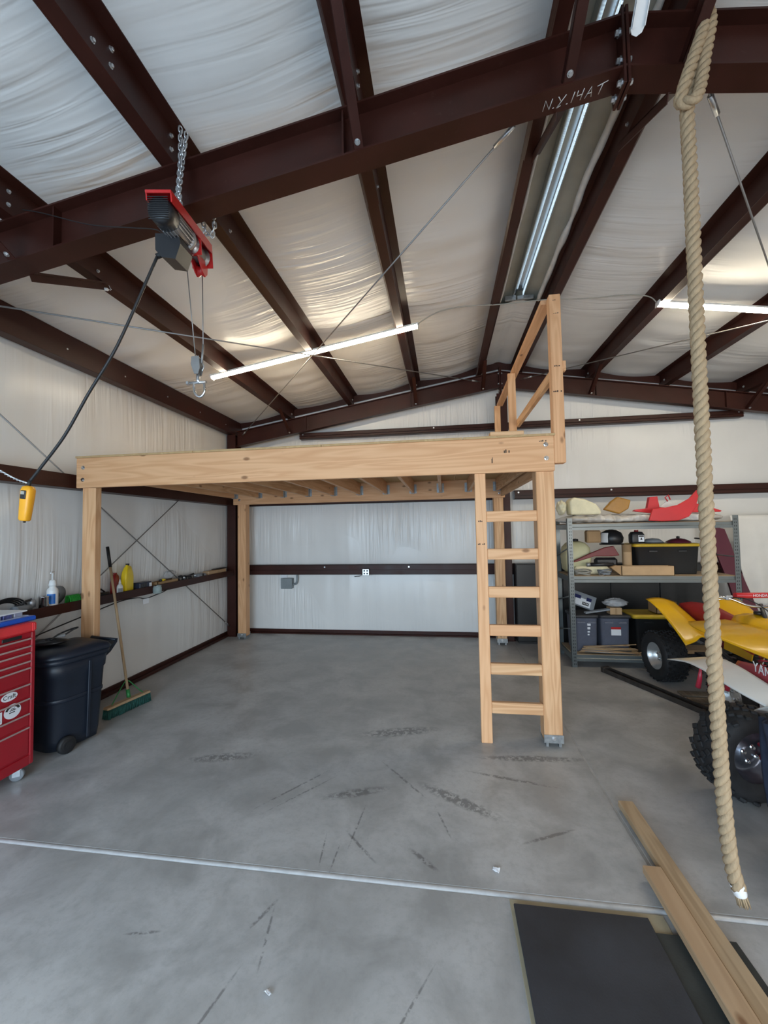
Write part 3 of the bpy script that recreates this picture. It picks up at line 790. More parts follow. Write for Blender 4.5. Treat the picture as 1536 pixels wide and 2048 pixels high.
# pendant control
DEF['pendant_yellow'] = simple((.82, .36, .012), .42, 0, .08, 6)
DEF['black_cable'] = simple((.014, .013, .014), .5, 0, .2)
pc = thing('pendant_control', 'orange-yellow hoist pendant control hanging on a black cable at the left', 'remote', (-2.218, 1.90, 1.925), rot=(0, math.radians(7), 0))
sec = []
for z, w, d in ((-.095, .020, .016), (-.088, .027, .020), (-.03, .030, .022), (.03, .032, .024), (.07, .033, .024), (.088, .027, .020), (.095, .012, .010)):
    sec.append([(w*(abs(math.cos(a))**.6)*math.copysign(1, math.cos(a)), d*(abs(math.sin(a))**.6)*math.copysign(1, math.sin(a)), z) for a in [2*PI*k/16 for k in range(16)]])
MB().loft(sec).build('body', 'pendant_yellow', pc)
bt = MB().box((-.016, -.0285, .022), (.017, -.0215, .068), .003).build('rocker_switch', 'black_plastic', pc)
MB().box((-.011, -.032, .046), (.012, -.0275, .064), .002).build('switch_cap', 'grey_cord', bt)
MB().tube([(0, 0, .09), (.002, 0, .125)], .009, 8).build('cable_boot', 'black_rubber', pc)
MB().lathe([(0, 0), (.006, 0), (.006, .01), (0, .01)], 8, align((0, 0, -.105), (0, 0, 1))).build('bottom_screw', 'black_plastic', pc)
pts = smooth_pts([(-1.470, 1.92, 3.215), (-1.50, 1.91, 3.13), (-1.681, 1.90, 2.747), (-1.85, 1.90, 2.50), (-1.989, 1.90, 2.284), (-2.13, 1.90, 2.12), (-2.198, 1.90, 2.045)], 6)
tag(MB().tube(pts, .0075, 8).build('control_cable', 'black_cable'), 'black control cable curving down from the hoist to the orange pendant', 'cable')
mb = MB()
for ph in (0, PI):
    A = [Vector((-2.208, 1.90, 2.030)), Vector((-2.30, 1.90, 2.062)), Vector((-2.42, 1.89, 2.125)), Vector((-2.75, 1.86, 2.28)), Vector((-3.3, 1.9, 2.40)), Vector((-3.48, 2.0, 2.42))]
    B = smooth_pts(A, 24); mb.tube([p+Vector((.004*math.cos(k*.7+ph)*.3, .0035*math.cos(k*.7+ph), .0035*math.sin(k*.7+ph))) for k, p in enumerate(B)], .0032, 5)
tag(mb.build('twisted_wire', 'zinc'), 'twisted steel wire running left from the pendant control to the wall', 'wire')
mb = MB(); mb.tube(smooth_pts([(-2.45, 2.04, 3.70), (-2.311, 2.04, 3.66), (-1.991, 2.035, 3.545), (-1.70, 2.01, 3.47), (-1.514, 1.98, 3.41), (-1.41, 1.93, 3.29)], 6), .003, 5)
tag(mb.build('hoist_power_cord', 'black_cable'), 'thin black cord sagging across the main rafter to the hoist', 'cord')
t = thing('plastic_tag', 'small white plastic tag dangling under the purlin left of the hoist cable', 'tag', (-2.54, 2.765, 3.66), rot=(0, 0, .5))
MB().box((-.045, -.012, -.022), (.008, .012, -.002), .006).build('tag_body', 'white_plastic', t)
MB().tube([(.006, 0, -.010), (.020, 0, -.014), (.028, 0, -.006), (.020, 0, .0), (.010, 0, .022)], .002, 5).build('tie_loop', 'white_plastic', t)

# ------------------------------------------------------------------ climbing rope
def hemp(name):
    m, n, l, b = base(name, .85, 0, .2)
    v = mapping(n, l); f = noise_tex(n, l, mapping(n, l, (90, 90, 22)), 1.0, 3, .7); g = noise_tex(n, l, v, 2.0, 3)
    c = mixc(n, l, f, (.20, .135, .075), (.52, .39, .245))
    l.new(mixc(n, l, mathn(n, l, 'MULTIPLY', g, .5), c, (.46, .345, .22)), b.inputs['Base Color']); bump(n, l, b, f, .5, .006)
    return m
DEF['hemp'] = hemp
def rope3(parent, path, r, pitch, o=Vector((0, 0, 0))):
    P = [Vector(p)-o for p in path]; out = [P[0]]
    step = .0105                                  # resample
    for a, b in zip(P, P[1:]):
        n = max(1, int((b-a).length/step))
        for k in range(1, n+1): out.append(a.lerp(b, k/n))
    prev = None; fr_ = []; s = 0; S = []
    for i, p in enumerate(out):
        t = (out[min(i+1, len(out)-1)]-out[max(i-1, 0)]).normalized()
        u = t.cross(Vector((0, 1, 0))).normalized() if prev is None else (prev-t*prev.dot(t)).normalized()
        prev = u; fr_.append((u, t.cross(u))); S.append(s)
        if i+1 < len(out): s += (out[i+1]-p).length
    for j in range(3):
        pts = [p+(u*math.cos(2*PI*(S[i]/pitch+j/3))+v*math.sin(2*PI*(S[i]/pitch+j/3)))*r*.50 for i, (p, (u, v)) in enumerate(zip(out, fr_))]
        MB().tube(pts, r*.56, 8).build('strand', 'hemp', parent)
ro = thing('climbing_rope', 'thick twisted natural-fibre climbing rope hanging from the main rafter', 'rope', (1.145, 1.985, .17)); oo = Vector((1.145, 1.985, .17))
rope3(ro, smooth_pts([(1.190, 1.985, .215), (1.166, 1.985, .33), (1.150, 1.985, .60), (1.142, 1.985, 1.2), (1.142, 1.985, 2.4), (1.147, 1.985, 3.3), (1.150, 1.985, 3.70), (1.185, 1.975, 3.86), (1.235, 1.985, 4.03), (1.275, 2.02, 4.20), (1.29, 2.10, 4.235), (1.28, 2.20, 4.21), (1.25, 2.225, 4.0)], 5), .0285, .118, oo)
rope3(ro, smooth_pts([(1.255, 2.02, 4.16), (1.215, 1.955, 4.0), (1.165, 1.945, 3.86), (1.115, 1.945, 3.72), (1.105, 1.955, 3.655), (1.150, 1.930, 3.640), (1.185, 1.945, 3.72), (1.215, 1.955, 3.86), (1.25, 1.965, 4.02), (1.262, 2.0, 4.12)], 5), .026, .115, oo)
MB().lathe([(.024, 0), (.0255, .004), (.0265, .04), (.025, .044)], 14, align(Vector((1.196, 1.985, .192))-oo, (-.30, 0, 1))).build('end_tape', 'white_plastic', ro)
mb = MB(); random.seed(3)
for k in range(46):
    a = random.random()*2*PI; q = random.random()**.5*.019; p = Vector((1.194+q*math.cos(a), 1.985+q*math.sin(a), .20))-oo
    mb.tube([p, p+Vector((.012+.3*q*math.cos(a), .3*q*math.sin(a), -.045-.012*random.random()))], [.005, .002], 4)
mb.build('frayed_end', 'hemp', ro)
# ------------------------------------------------------------------ red tool chest
DEF['chest_red'] = simple((.36, .008, .018), .30, 0, .1, 3, 0, coat=.35)
DEF['tray_red'] = simple((.80, .045, .05), .45, 0, .06, 5)
DEF['pull_trim'] = simple((.62, .46, .44), .3, .5, .08)
DEF['caster_grey'] = simple((.25, .27, .29), .5, 0, .1)
TX, TY0, TY1 = -3.025, 1.98, 2.68
tc_ = thing('tool_chest', 'red steel rolling tool chest with many drawers against the left wall', 'tool chest', (-3.32, 2.33, 0)); TO = Vector((-3.32, 2.33, 0))
def tbox(name, a, b, mt, c=.003, parent=None, o=TO): return MB().box(Vector(a)-o, Vector(b)-o, c).build(name, mt, parent or tc_)
tbox('body', (-3.56, TY0, .088), (TX-.012, TY1, 1.045), 'chest_red', .006)
for y0, y1 in ((TY0, TY0+.03), (TY1-.032, TY1)): tbox('corner_post', (TX-.03, y0, .088), (TX, y1, 1.045), 'chest_red', .006)
tbox('bottom_rail', (TX-.03, TY0+.03, .088), (TX, TY1-.032, .158), 'chest_red', .004); tbox('top_rail', (TX-.03, TY0+.03, 1.008), (TX, TY1-.032, 1.045), 'chest_red', .004)
zs = [1.006, .951, .903, .842, .794, .677, .572, .464, .366, .163]
for k in range(9):
    d = tbox('drawer', (TX-.03, TY0+.034, zs[k+1]+.006), (TX-.006, TY1-.036, zs[k]-.004), 'chest_red', .003)
    mb = MB(); z = zs[k]-.006
    mb.prism([(-.006, 0), (.004, .002), (.006, -.006), (.002, -.011), (-.006, -.011)], TY0+.036, TY1-.038, 'y', T(TX, 0, z) @ T(-TO.x, -TO.y, 0)); mb.build('drawer_pull', 'pull_trim', d)
tbox('nameplate', (TX-.005, 2.44, 1.013), (TX+.004, 2.575, 1.037), 'black_plastic', .002)
tray = tbox('top_tray', (-3.565, TY0-.01, 1.045), (TX+.008, TY1+.006, 1.112), 'tray_red', .012)
for y in (2.40, 2.408, 2.416, 2.645, 2.655): tbox('tray_rib', (TX+.004, y, 1.05), (TX+.012, y+.005, 1.108), 'tray_red', .002, tray)
for (x, y) in ((-3.07, 2.60), (-3.07, 2.06), (-3.51, 2.60), (-3.51, 2.06)):
    c = MB().lathe([(0, -.018), (.038, -.018), (.043, -.012), (.043, .012), (.038, .018), (0, .018)], 20, T(x-TO.x, y-TO.y, .043) @ Rz(.6) @ Rx(PI/2)).build('caster', 'caster_grey', tc_)
    mb = MB(); m = T(x-TO.x, y-TO.y, 0) @ Rz(.6); mb.box((-.03, -.026, .082), (.03, .026, .088), 0, m)
    for s in (-.024, .021): mb.box((-.022, s, .035), (.022, s+.003, .084), 0, m)
    mb.build('caster_fork', 'zinc', c)
# stickers on the drawers
DEF['sticker_white'] = simple((.82, .84, .87), .4, 0, .03); DEF['sticker_red'] = simple((.5, .02, .02), .4)
def sticker(y, z, pts, mt, parent, x=TX-.004, t=.0012): 
    return MB().prism([(y+a-TO.y, z+b) for a, b in pts], x-TO.x, x+t-TO.x, 'x').build('sticker', mt, parent)
ell = lambda a, b, n=28: [(a*math.cos(2*PI*k/n), b*math.sin(2*PI*k/n)) for k in range(n)]
dr = [o for o in tc_.children if o.name.startswith('drawer')]
s1 = sticker(2.502, .628, ell(.055, .029), 'sticker_white', dr[5])
XT = Matrix(((0, 0, 1, 0), (1, 0, 0, 0), (0, 1, 0, 0), (0, 0, 0, 1)))     # text plane facing +x, reading along +y
text_mesh('sticker_lettering', 'Craft', .042, 'ink', s1, T(TX-.0026-TO.x, 2.502-TO.y, .628) @ XT)
s2 = sticker(2.525, .522, ell(.058, .050), 'sticker_white', dr[6])
mb = MB(); mb.prism([(2.525-TO.y+.052*math.cos(a), .522+.045*math.sin(a)) for a in [.25+2.6*k/14 for k in range(15)]]+[(2.525-TO.y+.036*math.cos(a), .522+.030*math.sin(a)) for a in [2.85-2.6*k/14 for k in range(15)]], TX-.0028-TO.x, TX-.0022-TO.x, 'x')
for (a, b, c_, d_) in ((-.02, .004, .022, .010), (-.024, -.010, .016, -.004), (-.012, .014, .014, .019)): mb.box((TX-.0028-TO.x, 2.525+a-TO.y, .522+b), (TX-.0022-TO.x, 2.525+c_-TO.y, .522+d_))
mb.build('sticker_emblem', 'ink', s2)
s3 = sticker(2.42, .500, [(-.045, -.035), (.035, -.035), (.035, .045), (-.045, .045)], 'sticker_white', dr[6])
mb = MB(); mb.box((TX-.0028-TO.x, 2.39-TO.y, .515), (TX-.0022-TO.x, 2.435-TO.y, .535)); mb.box((TX-.0028-TO.x, 2.39-TO.y, .482), (TX-.0022-TO.x, 2.445-TO.y, .487)); mb.build('sticker_emblem', 'ink', s3)
# organiser case on the chest
DEF['blue_plastic'] = simple((.012, .11, .62), .35, 0, .06); DEF['clear_lid'] = clear((.62, .66, .85), .15, .55); DEF['hardware'] = simple((.10, .11, .30), .4, .3, .5, 30)
oc = thing('organiser_case', 'blue small-parts organiser case with clear compartments on top of the red tool chest', 'case', (-3.30, 2.45, 1.113), .06)
MB().box((-.22, -.30, 0), (.235, .27, .034), .008).build('tray', 'blue_plastic', oc)
MB().box((-.20, -.28, .072), (.205, .225, .082), .003).build('lid', 'sticker_white', oc)
for k in range(6): 
    MB().box((-.19, -.265+k*.08, .034), (.195, -.205+k*.08, .072), .002).build('compartment', 'clear_lid' if k % 2 else 'hardware', oc)
MB().box((-.205, -.285, .034), (.21, .23, .044), .002).build('rim', 'clear_lid', oc)
pp = MB().sheet(lambda u, v: ((-.10+.16*u, -.10+.16*v, .004*math.sin(u*5)+.003*v), (0, 0, 1)), 8, 8, .001).build('paper_slip', 'sticker_white', None, (-3.30, 2.42, 1.199), (0, 0, .4))
tag(pp, 'loose paper slip lying on the blue organiser case', 'paper')
# ------------------------------------------------------------------ wheeled bin
DEF['bin_plastic'] = simple((.010, .015, .026), .42, 0, .2, 3, .03, 90)
DEF['bag_black'] = simple((.008, .008, .009), .35, 0, .3, 10, .5, 30)
bn = thing('wheeled_bin', 'dark navy wheeled rubbish bin with closed lid beside the tool chest', 'bin', (-3.215, 3.10, 0), math.radians(-12))
def rr(w, d, r, z, n=6, front=.0):
    pts = []
    for (sx, sy, a0) in ((1, 1, 0), (-1, 1, PI/2), (-1, -1, PI), (1, -1, 3*PI/2)):
        R = r if sy > 0 else r+front
        for k in range(n+1):
            a = a0+PI/2*k/n; pts.append((sx*(w-R)+R*math.cos(a), sy*(d-R)+R*math.sin(a), z))
    return pts
MB().loft([rr(.165, .185, .04, .025, front=.07), rr(.175, .195, .045, .10, front=.08), rr(.198, .222, .05, .60, front=.09), rr(.205, .232, .05, .615, front=.09), rr(.212, .24, .05, .735, front=.09)]).build('body', 'bin_plastic', bn)
MB().loft([rr(.219, .247, .05, .715, front=.09), rr(.226, .254, .05, .72, front=.09), rr(.226, .254, .05, .755, front=.09), rr(.214, .242, .05, .757, front=.09)]).build('rim', 'bin_plastic', bn)
lid = MB().loft([rr(.232, .262, .055, .757, front=.1), rr(.235, .268, .055, .772, front=.1), rr(.222, .25, .06, .80, front=.1), rr(.18, .21, .06, .822, front=.1), rr(.10, .12, .05, .83, front=.05)]).build('lid', 'bin_plastic', bn)
mb = MB(); mb.prism([(.20, .735), (.30, .765), (.345, .80), (.34, .77), (.28, .70), (.22, .66)], -.17, .17, 'x', Rz(0)); mb.build('handle_bracket', 'bin_plastic', bn)
MB().tube([(-.16, .335, .79), (.16, .335, .79)], .013, 8).build('handle_bar', 'bin_plastic', bn)
for k, z in enumerate((.40,)): MB().loft([rr(.19, .212, .05, z, front=.085), rr(.195, .217, .05, z+.008, front=.085), rr(.195, .218, .05, z+.03, front=.085), rr(.192, .215, .05, z+.036, front=.085)]).build('band', 'bin_plastic', bn)
MB().box((.196, .06, .06), (.206, .085, .70), .004, T(-.012, 0, 0) @ Ry(.035)).build('side_rib', 'bin_plastic', bn)
for s in (-1, 1):
    wm = T(s*.198, -.10, .068) @ Ry(PI/2)
    wh = MB().lathe([(0, -.022), (.052, -.022), (.066, -.016), (.068, 0), (.066, .016), (.052, .022), (0, .022)], 22, wm).build('wheel', 'black_rubber', bn)
    MB().lathe([(.018, s*.022), (.040, s*.026), (.044, s*.0235)], 16, wm).build('wheel_hub', 'black_plastic', wh)
bg_ = thing('black_bag', 'crumpled black bag with a handle lying on the bin lid', 'bag', (-3.32, 3.02, .83), .5)
def bagf(u, v):
    a = 2*PI*u; r = math.sin(PI*v); k = 1+.25*nz(u*6, v*5, 3)
    return (.16*r*k*math.cos(a), .10*r*k*math.sin(a), .045*(1-math.cos(PI*v))*k*.6)
MB().grid(bagf, 24, 12).build('bag_body', 'bag_black', bg_)
MB().tube(smooth_pts([(.05, -.05, .05), (.10, -.02, .09), (.17, .03, .115), (.21, .06, .12), (.17, .05, .10), (.11, .02, .06)], 5), .007, 6).build('bag_handle', 'bag_black', bg_)
MB().box((.06, -.05, .062), (.13, -.042, .082), .002, Rz(.4)).build('bag_label', 'caster_grey', bg_)
# ------------------------------------------------------------------ push broom
DEF['bristle_green'] = simple((.012, .075, .062), .8, 0, .35, 40, .8, 120); DEF['green_metal'] = simple((.03, .22, .06), .4, .2)
bm_ = thing('push_broom', 'push broom with green bristles and wooden handle leaning by the bin', 'broom', (-3.165, 3.755, 0), math.radians(-11))
MB().box((-.035, -.235, .082), (.035, .235, .108), .008).build('head_block', 'old_y', bm_)
mb = MB(); random.seed(11)
for i in range(5):
    for j in range(44):
        x = -.028+.014*i; y = -.228+.456*j/43; h = .003*random.random()
        mb.tube([(x, y, .085), (x*1.3+.012*(random.random()-.5), y*1.025+.006*(random.random()-.5), h)], [.0052, .0062], 4)
br = mb.build('bristles', 'bristle_green', bm_)
bpy.context.view_layer.update()
iv = bm_.matrix_basis.inverted()
h0 = iv @ Vector((-3.185, 3.79, .10)); h1 = iv @ Vector((-3.515, 3.865, 1.62)); d = (h1-h0)
MB().tube([h0, h0+d*.86], .0125, 10).build('handle', 'old_z', bm_)
MB().tube([h0+d*.86, h1], .0155, 10).build('grip', 'black_rubber', bm_)
MB().tube([h0-d*.01, h0+d*.055], .018, 10).build('socket', 'green_metal', bm_)
for s in (-1, 1): MB().tube(smooth_pts([(0, s*.17, .108), (-.01, s*.13, .15), tuple(h0+d*.10+Vector((0, s*.03, 0))), tuple(h0+d*.105)], 5), .0055, 6).build('brace', 'green_metal', bm_)
# ------------------------------------------------------------------ things along the left shelf girt (top of web z = 1.086)
SZ = 1.0865
def put(name, label, cat, y, x=-3.60, rz=0.0, group=None): return thing(name, label, cat, (x, y, SZ), rz, group)
DEF['bottle_white'] = simple((.80, .81, .80), .32, 0, .03); DEF['label_blue'] = simple((.01, .16, .55), .4, 0, .3, 20)
t = put('pump_bottle', 'white pump bottle of hand cleaner with a blue label on the shelf girt', 'bottle', 3.315, -3.575, -.35)
MB().lathe([(0, 0), (.040, 0), (.044, .006), (.044, .15), (.040, .17), (.026, .188), (.024, .20), (0, .20)], 24).build('body', 'bottle_white', t)
MB().lathe([(.0447, .04), (.0447, .13)], 12, None, True, -1.5, .1).build('front_label', 'label_blue', t)
MB().lathe([(0, .20), (.032, .20), (.030, .215), (.024, .25), (.012, .256), (0, .256)], 18).build('collar', 'bottle_white', t)
pm = MB().lathe([(0, .25), (.0065, .25), (.0065, .315), (.013, .318), (.014, .33), (0, .333)], 12).build('pump_stem', 'bottle_white', t)
MB().tube([(0, 0, .325), (.03, -.02, .327), (.055, -.04, .320)], [.009, .008, .005], 8).build('spout', 'bottle_white', pm)
t = put('steel_cup', 'shiny steel cup standing left of the white pump bottle', 'cup', 3.225, -3.565)
MB().lathe([(0, 0), (.036, 0), (.038, .004), (.038, .115), (.040, .118), (.036, .118), (.034, .01), (0, .01)], 22).build('cup_body', 'chrome', t)
t = put('angle_grinder', 'grey and black corded power tool lying at the near end of the shelf girt', 'tool', 3.03, -3.585, .15)
MB().lathe([(0, 0), (.034, 0), (.036, .02), (.034, .10), (.028, .16), (0, .17)], 16, T(0, -.06, .038) @ Rx(-PI/2)).build('motor_body', 'caster_grey', t)
MB().lathe([(0, 0), (.030, 0), (.030, .05), (.02, .07), (0, .07)], 14, T(.0, .12, .035)).build('gear_head', 'cast_alu', t)
MB().tube([(0, .0, .07), (.01, .05, .10), (0, .11, .105), (-.01, .14, .08)], .011, 8).build('side_handle', 'black_plastic', t)
MB().box((-.012, -.04, .072), (.012, .03, .082), .003).build('trigger', 'black_plastic', t)
mb = MB()
for j in range(4):
    r = .10+.012*j; pts = [( -.02+.012*j-.3*r*math.sin(a)*0, r*1.25*math.cos(a), .01+r*.95*max(0, math.sin(a))) for a in [PI*k/16 for k in range(17)]]
    mb.tube(pts, .0065, 6)
t = put('hose_coil', 'coil of black air hose standing on the shelf girt by the grinder', 'hose', 2.98, -3.655); mb.build('hose', 'black_rubber', t)
t = put('grinding_disc', 'dark round abrasive disc leaning on the wall behind the pump bottle', 'disc', 3.44, -3.665)
MB().lathe([(.012, 0), (.092, 0), (.092, .004), (.012, .004)], 28, T(.0, 0, .093) @ Ry(PI/2+.18)).build('disc', 'caster_grey', t)
MB().lathe([(.010, -.001), (.026, -.001), (.026, .006), (.010, .006)], 16, T(.0, 0, .093) @ Ry(PI/2+.18)).build('label_ring', 'black_plastic', t)
DEF['green_cord'] = simple((.02, .30, .03), .5, 0, .3)
t = put('green_cord_bundle', 'bundle of bright green cord on the shelf girt left of the loft post', 'cord', 3.535, -3.58)
for k in range(9):
    y = -.055+.0135*k; MB().tube(smooth_pts([(.02, y-.01, .006), (.03, y, .03), (.0, y+.012, .075), (-.04, y+.016, .07), (-.05, y+.018, .006)], 4), .0058, 6).build('cord_loop', 'green_cord', t)
t = put('dark_tool', 'small dark tool on the shelf girt just right of the loft post', 'tool', 3.90, -3.60)
MB().box((-.04, -.07, 0), (.035, .07, .05), .012).build('case', 'black_plastic', t); MB().tube([(-.02, -.05, .05), (-.02, 0, .085), (-.02, .05, .05)], .008, 6).build('carry_handle', 'black_plastic', t)
t = put('spray_bottle', 'small white bottle with pointed cap in front of the red bottle', 'bottle', 4.085, -3.555)
MB().lathe([(0, 0), (.028, 0), (.030, .005), (.030, .085), (.022, .105), (.012, .115), (0, .115)], 18).build('body', 'bottle_white', t)
MB().lathe([(0, .113), (.014, .113), (.013, .13), (.005, .165), (0, .166)], 14).build('nozzle_cap', 'bottle_white', t)
MB().lathe([(.0305, .02), (.0305, .07)], 10, None, True, -1.4, .2).build('print', 'caster_grey', t)
DEF['oil_red'] = simple((.25, .012, .012), .35, 0, .1); DEF['jug_yellow'] = simple((.86, .62, .015), .35, 0, .05)
def jug(label, y, x, w, d, h, mt, cap, rz=0.0):
    t = put('jug', label, 'bottle', y, x, rz)
    MB().loft([rr(w*.92, d*.92, .012, 0), rr(w, d, .016, .012), rr(w, d, .016, h*.55), rr(w*.92, d*.85, .016, h*.72), rr(w*.6, d*.5, .014, h*.88), rr(w*.36, d*.30, .010, h*.93), rr(w*.36, d*.30, .010, h*.96)]).build('body', mt, t)
    MB().lathe([(0, h*.94), (.019, h*.94), (.019, h*1.0), (0, h*1.0)], 14).build('cap', cap, t)
    MB().tube(smooth_pts([(0, d*.3, h*.90), (0, d*.78, h*.86), (0, d*1.02, h*.72), (0, d*.98, h*.55)], 4), .010, 8).build('handle', mt, t)
    return t
jug('yellow plastic jug with black cap, tallest on the shelf girt', 4.245, -3.60, .034, .072, .325, 'jug_yellow', 'black_plastic', .15)
jug('dark red plastic bottle behind the broom handle, beside the yellow jug', 4.10, -3.63, .026, .05, .235, 'oil_red', 'oil_red', .1)
DEF['charger_blue'] = simple((.03, .04, .075), .45, 0, .2, 30)
t = put('battery_charger', 'dark blue battery charger with ribbed side right of the yellow jug', 'charger', 4.48, -3.60)
MB().box((-.05, -.10, 0), (.05, .10, .085), .008).build('housing', 'charger_blue', t)
for k in range(7): MB().box((.049, -.09+k*.015, .012), (.056, -.083+k*.015, .075), .002).build('rib', 'black_plastic', t)
MB().box((.050, .055, .025), (.054, .095, .07), .002).build('meter', 'sticker_white', t)
DEF['cardboard'] = simple((.40, .25, .125), .85, 0, .12, 5, .1, 50); DEF['cardboard_light'] = simple((.50, .33, .18), .85, 0, .12, 5, .1, 50)
def open_box(name, label, loc, w, d, h, mt='cardboard', rz=0.0, cat='box', flaps=True, rot=None):
    t = thing(name, label, cat, loc, rz, rot=rot)
    MB().box((-w/2, -d/2, 0), (w/2, d/2, .005)).build('bottom', mt, t)
    for s in (-1, 1):
        MB().box((-w/2, s*(d/2-.003)-.003, 0), (w/2, s*(d/2-.003)+.003, h)).build('side', mt, t)
        MB().box((s*(w/2-.003)-.003, -d/2, 0), (s*(w/2-.003)+.003, d/2, h)).build('side', mt, t)
    return t
open_box('cardboard_tray', 'low cardboard tray of small parts on the shelf girt', (-3.60, 4.885, SZ), .10, .40, .055, 'cardboard')
t = put('screwdriver', 'yellow and black handled screwdriver resting in the cardboard tray', 'tool', 4.90, -3.59, .1); t.location.z = SZ+.052
MB().lathe([(0, 0), (.014, .002), (.016, .05), (.012, .09), (0, .10)], 10, T(0, -.12, .016) @ Rx(-PI/2)).build('handle', 'jug_yellow', t)
MB().lathe([(0, 0), (.015, 0), (.015, .03), (0, .03)], 10, T(0, -.145, .016) @ Rx(-PI/2)).build('end_cap', 'black_plastic', t); MB().tube([(0, -.02, .016), (0, .13, .016)], .005, 6).build('shaft', 'black_plastic', t)
DEF['plastic_bag'] = clear((.75, .76, .77), .25, .42)
def crumple(name, label, loc, sx, sy, sz, mt, cat, seed=0.0, rz=0.0, parts='bag_film'):
    t = thing(name, label, cat, loc, rz)
    def fn(u, v):
        a = 2*PI*u; q = math.sin(PI*v); k = 1+.42*nz(math.cos(a)*2+seed, math.sin(a)*2, v*5+seed)+.22*nz(math.cos(a)*6+seed, math.sin(a)*6, v*11)
        return (sx*q*k*math.cos(a), sy*q*k*math.sin(a), sz*(1-math.cos(PI*v))*.5*(.75+.35*k) if v > .02 else 0)
    MB().grid(fn, 28, 16).build(parts, mt, t); return t
crumple('plastic_bag', 'small clear plastic bag crumpled on the shelf girt under the rod crossing', (-3.63, 5.02, SZ+.058), .035, .10, .10, 'plastic_bag', 'bag', 2.0)
t = put('pipe_fittings', 'black pipe clamp with silver bolts on the shelf girt', 'tool', 5.33, -3.60)
for k, (y, z, r) in enumerate(((-.13, .04, .038), (-.04, .035, .033), (.08, .028, .026))):
    mb = MB(); mb.tube([(r*.2, y+r*math.cos(a), z+r*math.sin(a)) for a in [2*PI*q/16 for q in range(16)]], .011, 8, closed=True); mb.build('clamp_ring', 'black_plastic', t)
MB().tube([(.0, -.16, .07), (.0, .02, .055), (.0, .17, .075)], .014, 8).build('clamp_arm', 'black_plastic', t)
for y in (-.10, .15): bolt(t, (.03, y, .05), (1, 0, 0), .010, .015)
t = put('fabric_pouch', 'worn grey fabric pouch beyond the black clamps on the shelf girt', 'pouch', 5.66, -3.60)
MB().loft([rr(.045, .10, .02, 0), rr(.05, .11, .02, .03), rr(.04, .095, .02, .055), rr(.015, .05, .012, .065)]).build('pouch_body', 'caster_grey', t); MB().box((.046, -.02, .005), (.054, .02, .06), .003).build('flap', 'black_plastic', t)
t = put('wooden_box', 'plain wooden box at the far end of the shelf girt', 'box', 6.06, -3.60)
for k in range(2): MB().box((-.055, -.25+.252*k, 0), (.05, -.002+.252*k, .072), .004).build('board', 'old_y', t)
MB().box((-.06, .0, .073), (.0, .36, .088), .003).build('strip', 'black_plastic', t)
DEF['glass_teal'] = clear((.55, .68, .66), .08, .45)
t = thing('glass_jar', 'clear glass jar hanging on the front of the shelf girt', 'jar', (-3.492, 4.60, 1.02), 0)
MB().lathe([(0, 0), (.046, 0), (.050, .006), (.050, .07), (.042, .085), (.042, .095), (.039, .095), (.039, .083), (.046, .068), (.046, .006), (0, .004)], 20).build('glass', 'glass_teal', t)
MB().tube([(.043*math.cos(a), .043*math.sin(a), .09) for a in [2*PI*k/20 for k in range(20)]], .003, 5, closed=True).build('wire_ring', 'zinc', t)
pts = smooth_pts([(-3.51, 3.74, .98), (-3.51, 4.05, 1.02), (-3.512, 4.3, 1.015), (-3.512, 4.42, .985), (-3.512, 4.6, 1.0), (-3.512, 4.75, 1.02), (-3.53, 4.9, 1.05)], 6)
pts = smooth_pts([(-3.56, 2.72, .80), (-3.56, 2.95, .84), (-3.55, 3.3, .90)], 5)+pts
t = thing('extension_cord', 'black cord running along below the shelf girt', 'cord', (0, 0, 0)); MB().tube(pts, .006, 6).build('cord', 'black_cable', t)
MB().box((-3.508, 4.385, .925), (-3.506, 4.475, .985)).build('warning_tag', 'sticker_white', t)
# junction box and outlet on the far wall
DEF['box_grey'] = simple((.23, .26, .27), .5, .1, .08)
t = thing('junction_box', 'grey electrical junction box with bent conduit on the far wall', 'junction box', (-2.68, 6.72, .86))
MB().box((-.095, 0, -.085), (.095, .11, .085), .006).build('enclosure', 'box_grey', t)
MB().box((-.10, -.006, -.09), (.10, .002, .09), .004).build('cover', 'box_grey', t)
MB().tube(smooth_pts([(.09, .05, -.02), (.15, .05, -.01), (.175, .05, .05), (.175, .05, .14)], 5), .017, 10).build('conduit', 'box_grey', t)
MB().box((-.13, .085, .085), (-.02, .10, .14), .002).build('mount_tab', 'sticker_white', t)
t = thing('outlet_box', 'metal double outlet box mounted on the girt at the far wall', 'outlet', (-1.29, 6.655, 1.055))
MB().box((-.058, 0, -.055), (.058, .06, .055), .006).build('box_body', 'zinc', t)
for x in (-.024, .024):
    for z in (-.022, .022): MB().box((x-.014, -.003, z-.013), (x+.014, .001, z+.013), .003).build('socket', 'black_plastic', t)
MB().tube([(-.058, .03, -.04), (-.12, .04, -.07), (-.2, .05, -.075)], .008, 6).build('flex_conduit', 'galv', t)
